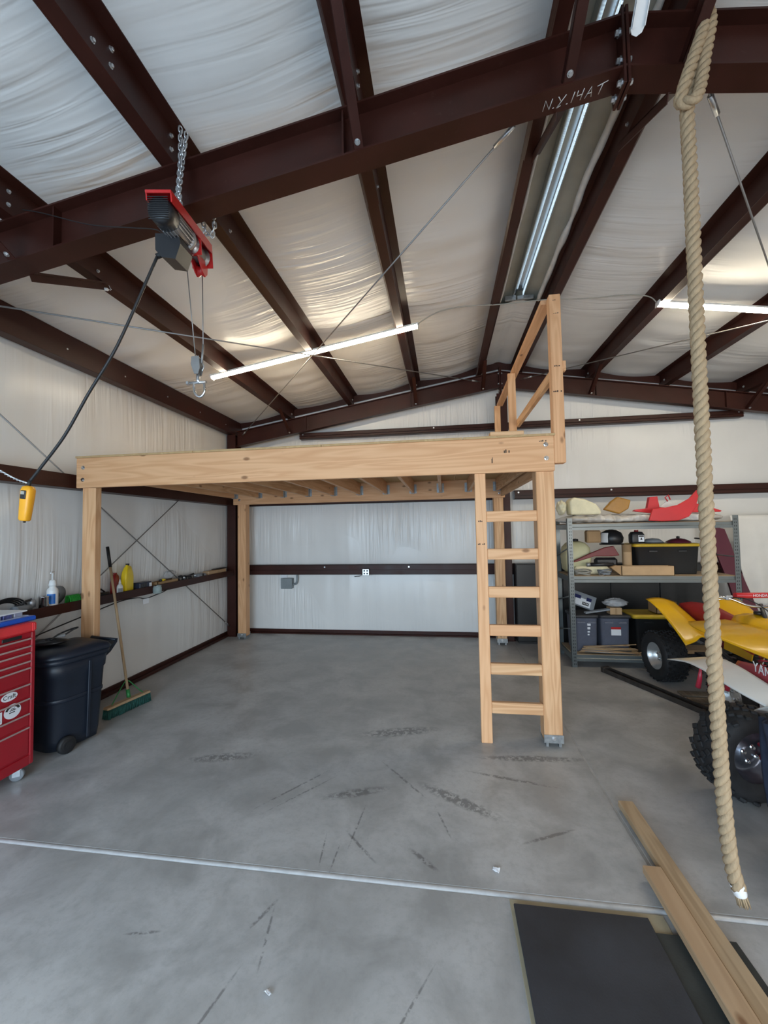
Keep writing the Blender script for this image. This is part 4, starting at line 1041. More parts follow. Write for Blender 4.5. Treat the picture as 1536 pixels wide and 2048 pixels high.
# ------------------------------------------------------------------ grey boltless shelving by the far wall
DEF['shelf_grey'] = simple((.165, .185, .185), .35, .35, .08, 5)
DEF['deck_board'] = simple((.33, .24, .15), .85, 0, .15, 6, .1, 60)
SX0, SX1, SY0, SY1 = 1.535, 3.475, 5.45, 6.02
su = thing('shelving_unit', 'grey steel boltless shelving unit with three loaded shelves', 'shelf', (2.5, 5.735, 0)); SO = Vector((2.5, 5.735, 0))
def sbox(name, a, b, mt, c=.002, parent=None): return MB().box(Vector(a)-SO, Vector(b)-SO, c).build(name, mt, parent or su)
for x, sx in ((SX0, 1), (SX1, -1)):
    for y, sy in ((SY0, 1), (SY1, -1)):
        mb = MB(); mb.box(Vector((x, y, 0))-SO, Vector((x+sx*.062, y+sy*.003, 1.85))-SO); mb.box(Vector((x, y, 0))-SO, Vector((x+sx*.003, y+sy*.045, 1.85))-SO)
        p = mb.build('post', 'shelf_grey', su)
        mb = MB()
        for k in range(44):
            z = .03+k*.041; yy = y-sy*.0012
            for dx in (.022, .042): mb.box(Vector((x+sx*dx, yy, z))-SO, Vector((x+sx*(dx+.007), yy+sy*.001, z+.020))-SO)
        q = mb.build('slot_row', 'black_plastic', p); q['kind'] = 'stuff'
for z in (1.70, 1.045, .075):
    for y, sy in ((SY0+.004, 1), (SY1-.004, -1)):
        prof = [(0, 0), (0, .032), (.010, .040), (.010, .075), (.030, .075), (.030, .068), (.016, .068), (.016, .034), (.008, .028), (.008, 0)]
        MB().prism([(y+sy*a-SO.y, z+b) for a, b in prof], SX0+.05-SO.x, SX1-.05-SO.x, 'x').build('beam', 'shelf_grey', su)
    for x in (SX0+.004, SX1-.024): sbox('side_beam', (x, SY0+.04, z+.01), (x+.02, SY1-.04, z+.07), 'shelf_grey')
    sbox('deck', (SX0+.025, SY0+.02, z+.070), (SX1-.025, SY1-.02, z+.083), 'deck_board', .001)
for z0 in (.35, .75, 1.35): MB().tube([Vector((SX0+.006, SY0+.03, z0+.12))-SO, Vector((SX0+.006, SY1-.03, z0))-SO], .008, 6).build('side_brace', 'shelf_grey', su)
for z0 in (.35, 1.35): MB().tube([Vector((SX1-.006, SY0+.03, z0))-SO, Vector((SX1-.006, SY1-.03, z0))-SO], .008, 6).build('side_brace', 'shelf_grey', su)
D3, D2_, D1_ = 1.7835, 1.1285, .1585
# --- top deck
DEF['film'] = clear((.70, .66, .60), .14, .9)
t = thing('plastic_film_bundle', 'long crumpled bundle of clear plastic film covering the top shelf', 'plastic film', (2.46, 5.73, D3))
def film(u, v):
    a = 2*PI*v; x = -1.0+2.0*u; k = 1+.35*nz(u*9, math.cos(a)*1.5, math.sin(a)*1.5)+.25*nz(u*34, math.cos(a)*3, 4)
    e = min(1, 8*u, 8*(1-u))**.5
    return (x, .24*e*k*math.cos(a), max(0, .050+.056*e*k*math.sin(a)))
MB().grid(film, 90, 18).build('film', 'film', t)
FZ = D3+.112
DEF['cream_foam'] = simple((.78, .72, .50), .75, 0, .1, 9, .3, 40); DEF['amber_plastic'] = simple((.36, .17, .02), .3, 0, .15, 6)
DEF['fender_red'] = simple((.58, .025, .03), .38, 0, .08, 5)
def slab(name, label, cat, poly, y0, y1, mt, part, c=None, extra=None):
    """thick outline in the xz plane, rounded by a bevel"""
    x0 = sum(p[0] for p in poly)/len(poly); zb = min(p[1] for p in poly)
    t = thing(name, label, cat, (x0, (y0+y1)/2, zb)); h = (y1-y0)/2
    o = MB().prism([(a-x0, b-zb) for a, b in poly], -h, h, 'y').build(part, mt, t)
    bv = o.modifiers.new('bevel', 'BEVEL'); bv.width = c or min(.02, h*.6); bv.segments = 3; bv.limit_method = 'ANGLE'
    return t
slab('foam_cushion', 'cream foam cushion core standing on the top shelf', 'foam', [(1.62, FZ), (1.61, 2.08), (1.66, 2.125), (1.80, 2.095), (1.93, 2.03), (1.99, 1.95), (1.99, FZ)], 5.56, 5.78, 'cream_foam', 'foam_block', .03)
t = crumple('foam_roll', 'small cream foam piece at the left end of the top shelf', (1.535, 5.70, FZ), .052, .10, .17, 'cream_foam', 'foam', 5.0, parts='foam_block')
t = slab('tail_cover', 'amber brown plastic cover standing on the top shelf', 'plastic cover', [(2.03, FZ+.06), (2.12, 2.06), (2.20, 2.118), (2.36, 2.07), (2.33, 1.96), (2.22, FZ)], 5.60, 5.66, 'amber_plastic', 'shell', .015)
t = slab('red_fender', 'curved red plastic mudguard hanging over the front edge of the top shelf', 'mudguard', [(2.47, 1.80), (2.62, 1.79), (2.80, 1.795), (2.92, 1.84), (3.0, 1.95), (3.05, 2.15), (3.02, 2.16), (2.93, 2.06), (2.80, 1.985), (2.66, 1.955), (2.52, 1.945)], 5.405, 5.435, 'fender_red', 'shell', .010)
t = slab('red_bracket', 'red plastic air duct with upright spout on the top shelf', 'duct', [(2.38, FZ+.03), (2.40, 1.945), (2.54, 1.96), (2.57, 2.10), (2.66, 2.105), (2.68, 1.97), (2.86, 1.95), (2.90, FZ+.06), (2.6, FZ)], 5.58, 5.64, 'fender_red', 'shell', .008)
t = slab('red_side_panel', 'red plastic side panel at the right of the top shelf', 'panel', [(3.06, FZ), (3.06, 2.02), (3.20, 1.985), (3.40, 1.91), (3.38, FZ)], 5.60, 5.63, 'fender_red', 'shell', .008)
t = slab('white_panel', 'small white plastic panel with a red tab behind the red mudguard', 'panel', [(2.72, FZ), (2.76, 1.99), (2.84, 2.06), (2.94, 1.98), (2.96, FZ)], 5.70, 5.73, 'white_plastic', 'shell', .008)
MB().tube([(-.01, -.02, .15), (-.04, -.02, .20), (.0, -.02, .23), (.02, -.02, .17)], .008, 6).build('tab', 'fender_red', t)
# --- middle deck
DEF['tank_cream'] = simple((.62, .58, .34), .45, 0, .12, 4)
t = thing('fuel_tank', 'yellowed cream plastic fuel tank at the left of the middle shelf', 'tank', (1.735, 5.83, D2_))
MB().loft([rr(.10, .13, .05, .0), rr(.15, .15, .05, .05), rr(.165, .16, .06, .22), rr(.15, .15, .06, .34), rr(.10, .12, .05, .40), rr(.05, .06, .03, .42)]).build('tank_shell', 'tank_cream', t)
MB().lathe([(0, .42), (.04, .42), (.04, .45), (0, .455)], 14).build('filler_cap', 'black_plastic', t)
DEF['shroud_red'] = simple((.16, .006, .008), .4, 0, .15, 5)
t = slab('red_shroud', 'dark red and black plastic shroud lying on the middle shelf', 'shroud', [(1.60, 1.28), (1.85, 1.40), (2.02, 1.47), (2.13, 1.49), (2.20, 1.37), (2.10, 1.36), (1.90, 1.36), (1.68, 1.29)], 5.60, 5.64, 'shroud_red', 'shell', .008)
MB().box((-.02, .02, -.06), (.26, .10, .06), .03).build('black_inner', 'black_plastic', t)
t = thing('bar_tool', 'grey bar tool lying under the red shroud', 'tool', (1.95, 5.55, D2_+.10)); MB().tube([(-.13, 0, .03), (.15, 0, .03)], .024, 10).build('bar', 'black_plastic', t); MB().tube([(-.17, 0, .03), (-.13, 0, .03)], .026, 10).build('collar', 'galv', t)
t = thing('brown_block', 'brown foam block wedged above the cream tank', 'block', (1.93, 5.74, 1.56)); MB().box((-.085, -.06, -.03), (.085, .06, .13), .015).build('block', 'cardboard', t)
t = thing('helmet', 'black helmet with a white panel on the middle shelf', 'helmet', (2.18, 5.80, 1.50))
MB().lathe([(.10, 0), (.135, .03), (.145, .09), (.12, .155), (.06, .19), (0, .20)], 22).build('shell', 'black_plastic', t)
MB().lathe([(.147, .03), (.149, .10), (.125, .155)], 8, None, True, 3.3, 4.1).build('white_panel', 'white_plastic', t)
MB().lathe([(.05, .0), (.142, .0), (.142, .012), (.05, .012)], 20).build('lower_rim', 'black_rubber', t)
def tote(label, x0, x1, y0, y1, z0, z1, body, lidm, lidh=.04, over=.015, grip=True):
    t = thing('storage_tote', label, 'tote', ((x0+x1)/2, (y0+y1)/2, z0)); w, d, h = (x1-x0)/2, (y1-y0)/2, z1-z0
    MB().loft([rr(w*.90, d*.88, .03, 0), rr(w*.91, d*.89, .03, .01), rr(w*.98, d*.98, .035, h-.05), rr(w, d, .035, h-.045), rr(w, d, .035, h-lidh)]).build('tub', body, t)
    MB().loft([rr(w+over, d+over, .04, h-lidh), rr(w+over, d+over, .04, h-.012), rr(w*.94, d*.92, .03, h), rr(w*.9, d*.86, .03, h-.006)]).build('lid', lidm, t)
    for s in (-1, 1):
        if grip: MB().box((s*w*.45-.05, -d*.99-.006, h-.11), (s*w*.45+.05, -d*.95, h-.085), .004).build('rib', body, t)
    return t
DEF['tote_black'] = simple((.012, .013, .014), .42, 0, .15, 6); DEF['lid_yellow'] = simple((.62, .40, .03), .42, 0, .1); DEF['tote_grey'] = simple((.13, .14, .18), .45, 0, .1); DEF['lid_dark'] = simple((.03, .032, .038), .45)
tote('black storage tote with a yellow lid on the middle shelf', 2.385, 3.135, 5.60, 5.96, D2_, 1.515, 'tote_black', 'lid_yellow')
TL = 1.516
t = thing('oil_can', 'small black can with white label on the yellow tote lid', 'can', (2.455, 5.72, TL))
MB().loft([rr(.075, .05, .02, 0), rr(.08, .055, .02, .02), rr(.08, .055, .02, .11), rr(.06, .045, .02, .145), rr(.03, .03, .01, .15)]).build('can_body', 'black_plastic', t)
MB().lathe([(0, .148), (.024, .148), (.024, .17), (0, .17)], 12).build('cap', 'oil_red', t)
MB().box((.0, -.0565, .02), (.068, -.0555, .105)).build('label', 'sticker_white', t); mb = MB(); mb.prism([(.02, .045), (.048, .045), (.034, .078)], -.0572, -.0564, 'y'); mb.box((.004, -.0572, .084), (.064, -.0564, .1)); mb.build('label_mark', 'ink', t)
t = thing('dark_dish', 'dark shallow dish lying upside down on the yellow tote lid', 'dish', (2.655, 5.74, TL)); MB().lathe([(.12, 0), (.115, .02), (.07, .055), (0, .062)], 22).build('bowl', 'caster_grey', t); MB().lathe([(.118, 0), (.128, .003), (.128, .009), (.118, .012)], 22).build('rim', 'black_plastic', t)
t = thing('pan_lid', 'maroon domed lid with knob on the yellow tote lid', 'lid', (2.945, 5.72, TL)); DEF['maroon'] = simple((.10, .014, .03), .4, 0, .1, 3); MB().lathe([(.14, 0), (.13, .02), (.07, .05), (0, .06)], 22).build('dome', 'maroon', t); MB().lathe([(0, .058), (.018, .06), (.022, .078), (0, .085)], 12).build('knob', 'black_plastic', t)
t = thing('cable_loop', 'black cable loop on the right end of the yellow tote lid', 'cable', (3.16, 5.62, TL)); MB().tube([(.07*math.cos(a), .05*math.sin(a), .03+.028*math.sin(a*.5)) for a in [2*PI*k/20 for k in range(20)]], .008, 6, closed=True).build('loop', 'black_cable', t)
t = thing('kraft_roll', 'roll of brown kraft paper standing left of the yellow-lidded tote', 'paper roll', (2.315, 5.68, D2_)); MB().lathe([(0, 0), (.055, 0), (.055, .375), (.018, .375), (.018, .36), (0, .36)], 18).build('roll', 'cardboard', t); MB().lathe([(.0555, .10), (.0555, .28)], 12, None, True, 3.6, 5.4).build('loose_end', 'cardboard_light', t)
t = open_box('cardboard_box', 'flattened open cardboard box at the front of the middle shelf', (2.46, 5.535, D2_), .60, .14, .115, 'cardboard_light')
MB().prism([(-.30, .0), (-.42, .10), (-.36, .125), (-.295, .115)], -.06, .06, 'y').build('flap', 'cardboard', t)
def coil(label, loc, r, mt, n=5, seed=1):
    random.seed(seed); t = thing('wire_coil', label, 'wire', loc)
    for k in range(n):
        a0 = random.random(); pts = [((r*(.75+.3*random.random()*0+.05*k))*math.cos(a), .6*r*math.sin(a)*(.8+.06*k), .012+.012*k+.02*math.sin(a*2+a0*6)*.5) for a in [2*PI*q/20 for q in range(20)]]
        MB().tube(pts, .0065, 6, closed=True).build('wire_turn', mt, t)
    return t
coil('coil of pale grey cable at the left front of the middle shelf', (1.725, 5.535, D2_), .115, 'grey_cord', 5, 2)
coil('coil of dark grey cable left of the flattened cardboard box', (1.985, 5.53, D2_), .085, 'caster_grey', 5, 5)
t = thing('foam_strip', 'dirty cream foam strip behind the cable coils', 'foam', (1.88, 5.645, D2_)); MB().box((-.22, -.025, 0), (.22, .025, .10), .025).build('foam_block', 'cream_foam', t)
# --- bottom deck
tote('grey storage tote at the left of the bottom shelf, with white marks', 1.615, 1.895, 5.56, 5.94, D1_, .625, 'tote_grey', 'lid_dark')
tote('grey storage tote with red and white label on the bottom shelf', 1.925, 2.275, 5.56, 5.94, D1_, .625, 'tote_grey', 'lid_dark')
tts = [o for o in COL.objects if o.name.startswith('storage_tote')]
mb = MB()
for k, (a, b) in enumerate(((0, .03), (.045, .028), (.085, .02), (.12, .018))): mb.box((.01, -.1905, .33-a), (.05-.006*k, -.1885, .33-a+b), .004)
mb.build('painted_mark', 'sticker_white', tts[1])
l_ = MB().box((-.055, -.1905, .215), (.06, -.1875, .29)).build('label', 'sticker_white', tts[2]); MB().box((-.055, -.1912, .29), (.06, -.1875, .318)).build('label_header', 'sticker_red', tts[2])
DEF['box_print'] = simple((.02, .025, .10), .5)
t = thing('bulb_package', 'blue and white printed package leaning on the left grey tote', 'package', (1.76, 5.70, .69), .0)
tm = T(0, 0, .005) @ Rx(math.radians(-35)) @ Ry(math.radians(24))
MB().box((-.15, -.01, 0), (.13, .015, .20), .004, tm).build('card', 'caster_grey', t); MB().box((-.11, -.014, .01), (.08, -.0095, .12), .003, tm).build('white_panel', 'sticker_white', t)
MB().box((-.13, -.0145, .10), (-.05, -.0105, .15), 0, tm).build('blue_panel', 'box_print', t); MB().box((.02, -.0145, .10), (.08, -.0105, .15), 0, tm).build('blue_panel', 'box_print', t); MB().box((-.02, -.0165, .03), (.06, -.0137, .07), 0, tm).build('dark_window', 'ink', t)
for k in range(4): MB().box((-.012+k*.018, -.0175, .042), (-.002+k*.018, -.0163, .058), 0, tm).build('symbol', 'sticker_white', t)
t = thing('small_carton', 'small brown carton on the right grey tote', 'box', (2.12, 5.64, .627)); MB().box((-.07, -.06, 0), (.07, .06, .085), .003).build('carton', 'cardboard_light', t); MB().box((-.012, -.0605, 0), (.012, .0605, .0855)).build('tape', 'cardboard', t)
crumple('clear_bag', 'crumpled clear bag lying on the small brown carton', (2.13, 5.64, .713), .13, .09, .10, 'plastic_bag', 'bag', 8.0)
t = thing('grey_bars', 'dark grey bars lying across the tote lids', 'bar', (1.92, 5.60, .627))
for k in range(2): MB().box((-.16, -.02+.045*k, .0), (.14, .005+.045*k, .02), .003, Ry(-.16) @ T(0, 0, .03)).build('bar', 'caster_grey', t)
tote('black storage tote with a yellow tray lid behind the yellow quad', 2.345, 2.93, 5.60, 5.95, D1_, .63, 'tote_black', 'lid_yellow', .05, .03)
t = open_box('brown_box', 'dark brown open box on the yellow tray lid of the lower tote', (2.74, 5.75, .632), .24, .22, .15, 'cardboard')
t = thing('rod_bundle', 'bundle of thin metal and wooden rods at the front of the bottom shelf', 'rods', (1.98, 5.51, D1_))
random.seed(4)
for k in range(16):
    a = random.uniform(-.05, .05); y = random.uniform(-.028, .028); z = .012+.07*random.random()
    MB().tube([(-.34+.08*random.random(), y, z), (.36-.1*random.random(), y+a*.3, max(.012, z+a))], .007, 6).build('rod', ['old_x', 'wire', 'cardboard_light'][k % 3], t)
# ------------------------------------------------------------------ behind the shelving
bc = thing('black_cabinet', 'low wide black cabinet standing against the far wall behind the ladder', 'cabinet', (2.39, 6.56, 0))
MB().box((-1.335, -.10, .03), (1.335, .09, 1.195), .006).build('carcass', 'tote_black', bc); MB().box((-1.31, -.08, 0), (1.31, .08, .03)).build('plinth', 'black_plastic', bc)
for k in range(4):
    dd = MB().box((-1.325+k*.663, -.115, .045), (-.672+k*.663, -.101, 1.185), .004).build('door', 'tote_black', bc); MB().box((-.71+k*.663, -.128, .60), (-.698+k*.663, -.116, .72), .003).build('handle', 'black_plastic', dd)
t = thing('maroon_panel', 'tall curved maroon panel leaning behind the right end of the shelving', 'panel', (3.9, 6.25, 0))
pl = [(-.21, 1.74), (0, 1.68), (.06, 1.45), (.12, 1.15), (.22, .82), (.34, .4), (.40, 0), (.06, 0), (.05, .5), (-.02, .90), (-.10, 1.2), (-.17, 1.5)]
o = MB().prism(pl, -.018, .018, 'y').build('panel', 'maroon', t); o.rotation_euler = (-.10, 0, 0)
MB().box((-.17, -.023, 1.30), (.06, -.017, 1.306)).build('seam', 'oil_red', t, None, (-.10, 0, 0))
DEF['cloth_white'] = simple((.72, .70, .66), .8, 0, .06, 3, .2, 20)
def cl_(u, v):
    z = 1.86-1.25*v; x = 3.99+.17*v+(1.45-.17*v)*u+.05*v*v*(1-u)
    return ((x, 6.42+.022*math.sin(u*26+1.5*v)*(.3+v)+.03*nz(u*3, v*3), z), (0, 1, 0))
tag(MB().sheet(cl_, 60, 24, .004).build('hanging_sheet', 'cloth_white'), 'white cloth sheet hanging on the far wall right of the shelving', 'sheet')
# ------------------------------------------------------------------ quads
DEF['quad_yellow'] = simple((.80, .44, .008), .30, 0, .08, 4, 0, coat=.3); DEF['quad_white'] = simple((.80, .80, .76), .32, 0, .05, 4, 0, coat=.3)
DEF['seat_red'] = simple((.28, .012, .014), .55, 0, .1, 5, .05, 90); DEF['quad_red'] = simple((.42, .02, .045), .35, 0, .1, 4, 0, coat=.2); DEF['engine'] = simple((.06, .06, .062), .45, .4, .3, 12)
DEF['rim_alu'] = simple((.60, .61, .60), .3, .7, .1, 6); DEF['rim_dark'] = simple((.16, .17, .20), .28, .8, .25, 5); DEF['rim_cream'] = simple((.66, .64, .56), .4, .1, .08); DEF['frame_tube'] = simple((.05, .05, .055), .4, .3)
DEF['tyre'] = simple((.016, .016, .017), .7, 0, .3, 14, .12, 70)
def wheel(parent, loc, r, w, rim, side, lugs='knob', steer=0.0, rot=None):
    """tyre about local y axis; side = +1 if the outer face points to +y"""
    m = T(*loc) @ Rz(steer) @ Rx(-PI/2)
    h = w/2; pr = [(r*.54, -h*.80), (r*.66, -h*.98), (r*.82, -h), (r*.93, -h*.88), (r*.975, -h*.62), (r*.985, 0), (r*.975, h*.62), (r*.93, h*.88), (r*.82, h), (r*.66, h*.98), (r*.54, h*.80)]
    ty = MB().lathe(pr, 40, m).build('tyre', 'tyre', parent)
    mb = MB()
    if lugs == 'knob':
        for k in range(26):
            for j in range(5):
                a = 2*PI*(k+.5*(j % 2))/26; z = -h*.72+j*h*.36
                for q in (-.55, .55): mb.box((r*.965, -.018, z-.006), (r*1.015, .018, z+.006), 0, m @ Rz(a) @ T(r, 0, z) @ Rx(q*1.4) @ T(-r, 0, -z))
    else:
        for k in range(18):
            a = 2*PI*k/18
            for s in (-1, 1):
                for j in range(4):
                    z = s*h*(.10+.27*j); b = a+(.10*j)*1.0+(PI/18 if s > 0 else 0); rr_ = r*(1.0-.012*j*j*.6)
                    mb.box((rr_*.95, -.017, z-h*.15), (rr_*1.03, .017, z+h*.15), .004, m @ Rz(b) @ T(r, 0, z) @ Rx(s*.55) @ T(-r, 0, -z))
    kn = mb.build('tread_lugs', 'tyre', ty); kn['kind'] = 'stuff'
    s = side; R = r*.56
    rm = MB().lathe([(R, s*h*.80), (R*1.06, s*h*.86), (R*1.02, s*h*.74), (R*.92, s*h*.66), (R*.91, s*h*.45), (R*.84, s*h*.42), (R*.82, s*h*.05), (R*.70, -s*h*.02), (R*.46, -s*h*.02), (R*.36, s*h*.26), (R*.20, s*h*.32), (0, s*h*.32)], 32, m).build('rim', rim, parent)
    MB().lathe([(R*1.0, -s*h*.80), (R*1.05, -s*h*.84), (R*.96, -s*h*.6), (R*.90, 0), (R*.88, s*h*.2)], 32, m).build('rim_inner', rim, rm)
    for k in range(4):
        a = 2*PI*k/4+.4; p = m @ Vector((R*.29*math.cos(a), R*.29*math.sin(a), s*h*.30)); d = (m.to_3x3() @ Vector((0, 0, s))); bolt(rm, p, d, .010, .018, 'chrome', 'lug_nut')
    return ty
def spring(parent, p0, p1, r=.028, n=8, mt='quad_red'):
    p0, p1 = Vector(p0), Vector(p1); d = (p1-p0); m = align(p0, d); L = d.length
    MB().tube([(m @ Vector((0, 0, 0))), (m @ Vector((0, 0, L)))], .012, 8).build('shock_body', 'chrome', parent)
    MB().tube([m @ Vector((r*math.cos(a), r*math.sin(a), L*.1+L*.75*k/(n*10))) for k in range(n*10+1) for a in [2*PI*k/10]], .006, 5).build('shock_spring', mt, parent)
def tubes(name, mt, parent, paths, r=.014):
    for p in paths: MB().tube(smooth_pts(p, 4) if len(p) > 2 else p, r, 8).build(name, mt, parent)
def quad(label, O, rz, body, seat, accent, rimm, steer, lugs_r, lugs_f, fshape, rshape, pad=None, pad_mt='quad_red', frame='frame_tube', wb=1.10, fr=.268):
    q = thing('quad_bike', label, 'quad bike', (O[0], O[1], 0), rz)
    for s in (-1, 1):
        wheel(q, (0, s*.395, .272), .272, .255, rimm, s, lugs_r); wheel(q, (wb, s*.415, fr), fr, .225, rimm, s if not steer else -s, lugs_f, steer)
    MB().tube([(0, -.40, .272), (0, .40, .272)], .020, 10).build('rear_axle', 'engine', q)
    mb = MB(); mb.prism([(-.02, -.05), (.42, -.07), (.42, .07), (-.02, .05)], .24, .31, 'z'); mb.build('swingarm', frame, q)
    for s in (-1, 1):
        tubes('frame_rail', frame, q, [[(.36, s*.11, .30), (.45, s*.12, .24), (.85, s*.12, .24), (1.0, s*.10, .34), (1.02, s*.08, .62)], [(-.12, s*.09, .70), (.45, s*.10, .66), (.75, s*.09, .78), (1.0, s*.06, .80)], [(.40, s*.12, .28), (.36, s*.10, .66)]])
        tubes('control_arm', frame if body != 'quad_white' else 'quad_red', q, [[(wb-.16, s*.12, .30), (wb, s*.33, .25)], [(wb+.14, s*.12, .30), (wb, s*.33, .25)], [(wb-.12, s*.12, .42), (wb, s*.33, .33)], [(wb+.10, s*.12, .42), (wb, s*.33, .33)]], .013)
        spring(q, (wb, s*.28, .30), (wb-.06, s*.13, .68), .028, 8, accent)
        tubes('foot_rest', 'engine', q, [[(.50, s*.12, .27), (.50, s*.40, .29)], [(.44, s*.40, .29), (.62, s*.40, .29)]], .014)
    spring(q, (.22, 0, .34), (.40, 0, .64), .03, 8, accent)
    e = MB().box((.46, -.13, .25), (.82, .13, .42), .03).build('engine_case', 'engine', q)
    MB().lathe([(0, -.15), (.085, -.15), (.09, -.13), (.09, .13), (.085, .15), (0, .15)], 20, T(.56, 0, .34) @ Rx(PI/2)).build('clutch_cover', 'cast_alu', e)
    mb = MB()
    for k in range(7): mb.box((.60, -.10, .42+k*.028), (.80, .10, .432+k*.028), .004)
    mb.box((.63, -.08, .42), (.77, .08, .62)); mb.build('cylinder_fins', 'engine', e)
    tubes('exhaust_pipe', 'engine', q, [[(.80, -.06, .50), (.90, -.10, .42), (.78, -.16, .40), (.45, -.15, .50), (.20, -.14, .52)]], .020); tubes('muffler', 'cast_alu', q, [[(.24, -.14, .52), (-.10, -.15, .56), (-.22, -.15, .58)]], .052)
    # seat
    sec = []
    for x, w, z, h in ((-.18, .11, .83, .05), (-.11, .15, .855, .10), (.12, .155, .86, .17), (.38, .14, .82, .20), (.56, .10, .80, .16), (.66, .07, .83, .09)):
        sec.append([(x, w*c, z-h+(h*(1 if k in (1, 2, 3) else 0))*(1.0 if k == 2 else .86)) for k, c in enumerate((-1.0, -.82, 0, .82, 1.0))])
    MB().loft(sec, closed=True).build('seat', seat, q)
    # tank / nose cover
    sec = []
    for x, w, z0, z1 in ((.56, .07, .74, .80), (.64, .13, .70, .875), (.80, .16, .68, .905), (.96, .15, .68, .87), (1.12, .13, .70, .82), (1.28, .09, .70, .76)):
        sec.append([(x, w*c, z0+(z1-z0)*f) for c, f in ((-.9, 0), (-1, .5), (-.7, .88), (0, 1), (.7, .88), (1, .5), (.9, 0))])
    MB().loft(sec, closed=True).build('tank_cover', body, q)
    MB().lathe([(0, 0), (.04, 0), (.04, .02), (.03, .028), (0, .028)], 16, T(.82, 0, .90)).build('fuel_cap', 'black_plastic', q)
    for s in (-1, 1):
        o = MB().sheet(lambda u, v: rshape(u, v, s), 16, 10, .008).build('rear_fender', body, q); o2 = MB().sheet(lambda u, v: fshape(u, v, s), 18, 10, .008).build('front_fender', body, q)
        MB().prism([(.60, .52), (.92, .50), (.98, .70), (.62, .74)], s*.165-.006, s*.165+.006, 'y').build('side_panel', body if body != 'quad_white' else 'quad_red', q)
    # steering
    tubes('steering_stem', 'engine', q, [[(1.0, 0, .60), (.84, 0, 1.0)]], .016)
    hbp = [(.72, -.40, 1.045), (.80, -.26, 1.05), (.85, -.10, .985), (.85, .10, .985), (.80, .26, 1.05), (.72, .40, 1.045)]
    hbar = MB().tube(smooth_pts(hbp, 5), .0115, 8).build('handlebar', 'chrome', q)
    for s in (-1, 1):
        MB().tube([(.755, s*.34, 1.05), (.712, s*.415, 1.045)], .018, 10).build('grip', 'black_rubber', hbar); MB().tube([(.80, s*.27, 1.045), (.82, s*.33, 1.04), (.77, s*.41, 1.035)], .006, 6).build('lever', 'chrome', hbar)
        MB().box((.775, s*.245-.03, 1.03), (.815, s*.245+.03, 1.075), .006).build('switch_box', 'cast_alu', hbar)
        MB().tube(smooth_pts([(.80, s*.24, 1.05), (.93, s*.18, 1.06), (1.0, s*.05, .95), (.98, 0, .8)], 5), .005, 5).build('control_cable', 'black_cable', hbar)
    cpad = MB().tube([(.815, -.20, 1.075), (.815, .20, 1.075)], .026, 12).build('crossbar_pad', pad_mt, hbar)
    if pad:   # reads from the side it faces
        text_mesh('pad_lettering', pad, .034, 'sticker_white', cpad, T(.845, 0, 1.077) @ Matrix(((0, 0, 1, 0), (1, 0, 0, 0), (0, 1, 0, 0), (0, 0, 0, 1))))
    tubes('front_bumper', 'white_plastic' if body == 'quad_white' else 'engine', q, [[(1.06, -.14, .34), (1.36, -.15, .40), (1.44, -.10, .56), (1.44, .10, .56), (1.36, .15, .40), (1.06, .14, .34)]], .014)
    MB().sheet(lambda u, v: ((1.10+.20*u, -.13+.26*v, .845-.10*u-.5*(v-.5)**2*.2), (0, 0, 1)), 6, 6, .006).build('nose_plate', 'black_plastic', q)
    return q
def y_rear(u, v, s):      # tall side panels sweeping from the raised tail to the foot rests
    x = -.15+.62*u+.03*v; zi = .845-.24*u; zo = .885-.06*u-.30*u**1.6; k = v**1.3
    return ((x, s*(.165+.335*v*(1-.10*u)), zi*(1-k)+zo*k+.035*math.sin(PI*v)*(1-u)+.03*math.exp(-((v-.45)/.12)**2)*u), (0, s*.4, 1))
def y_front(u, v, s):     # long blade over the front wheel
    x = .58+.86*u; w = .13+.02*u; y = w+(.10+.36*math.sin(PI*min(1, .25+.65*u)))*v
    z = .80+.02*math.sin(PI*u)-.13*u*u*v-.02*v
    return ((x, s*y, z), (0, s*.2, 1))
yq = quad('yellow sport quad bike with red seat parked in front of the shelving', (2.815, 5.13), math.radians(-85.5), 'quad_yellow', 'seat_red', 'quad_red', 'rim_alu', 0.0, 'knob', 'knob', y_front, y_rear, 'HONDA', 'fender_red')
MB().lathe([(0, 0), (.052, 0), (.05, .012), (.03, .016), (.026, .02), (0, .02)], 20, T(1.17, -.07, .80) @ Rx(-.3)).build('round_emblem', 'sticker_white', yq)
MB().box((.66, -.172, .70), (.86, -.166, .715), .001, T(0, 0, 0) @ Ry(.15)).build('red_stripe', 'sticker_red', yq)
def w_rear(u, v, s):
    x = -.18+.98*u; q = max(0, u-.55)/.45; y = .13+.33*q+(.40-.36*q)*v; z = .78+.02*math.sin(PI*u)-.13*q*q+.01*v
    return ((x, s*y, z), (0, s*.1, 1))
def w_front(u, v, s):     # swept front fender running to a pointed beak ahead of the wheel
    x = .50+1.12*u; k = math.sin(PI*min(.5, .15+.8*u)); y = .27+.14*k+(.17*k+.06*u*u)*v
    z = .715+.10*math.sin(PI*min(1, .10+.72*u))-.045*v-.03*max(0, u-.75)/.25
    return ((x-.05*(1-v)*u, s*y, z), (0, s*.25, 1))
wq = quad('white and red quad bike cut off by the right edge, behind the rope', (2.175, 1.87), math.radians(84), 'quad_white', 'quad_red', 'quad_red', 'rim_dark', math.radians(-72), 'chevron', 'chevron', w_front, w_rear, None, 'black_plastic', fr=.285)
pn = MB().sheet(lambda u, v: ((.48+.86*u, .33+.05*math.sin(PI*u)-.03*v, .80-.06*u+.115*v*(1-.55*u)+.02*math.sin(PI*u)), (0, 1, .2)), 14, 3, .012).build('red_tank_panel', 'quad_red', wq)
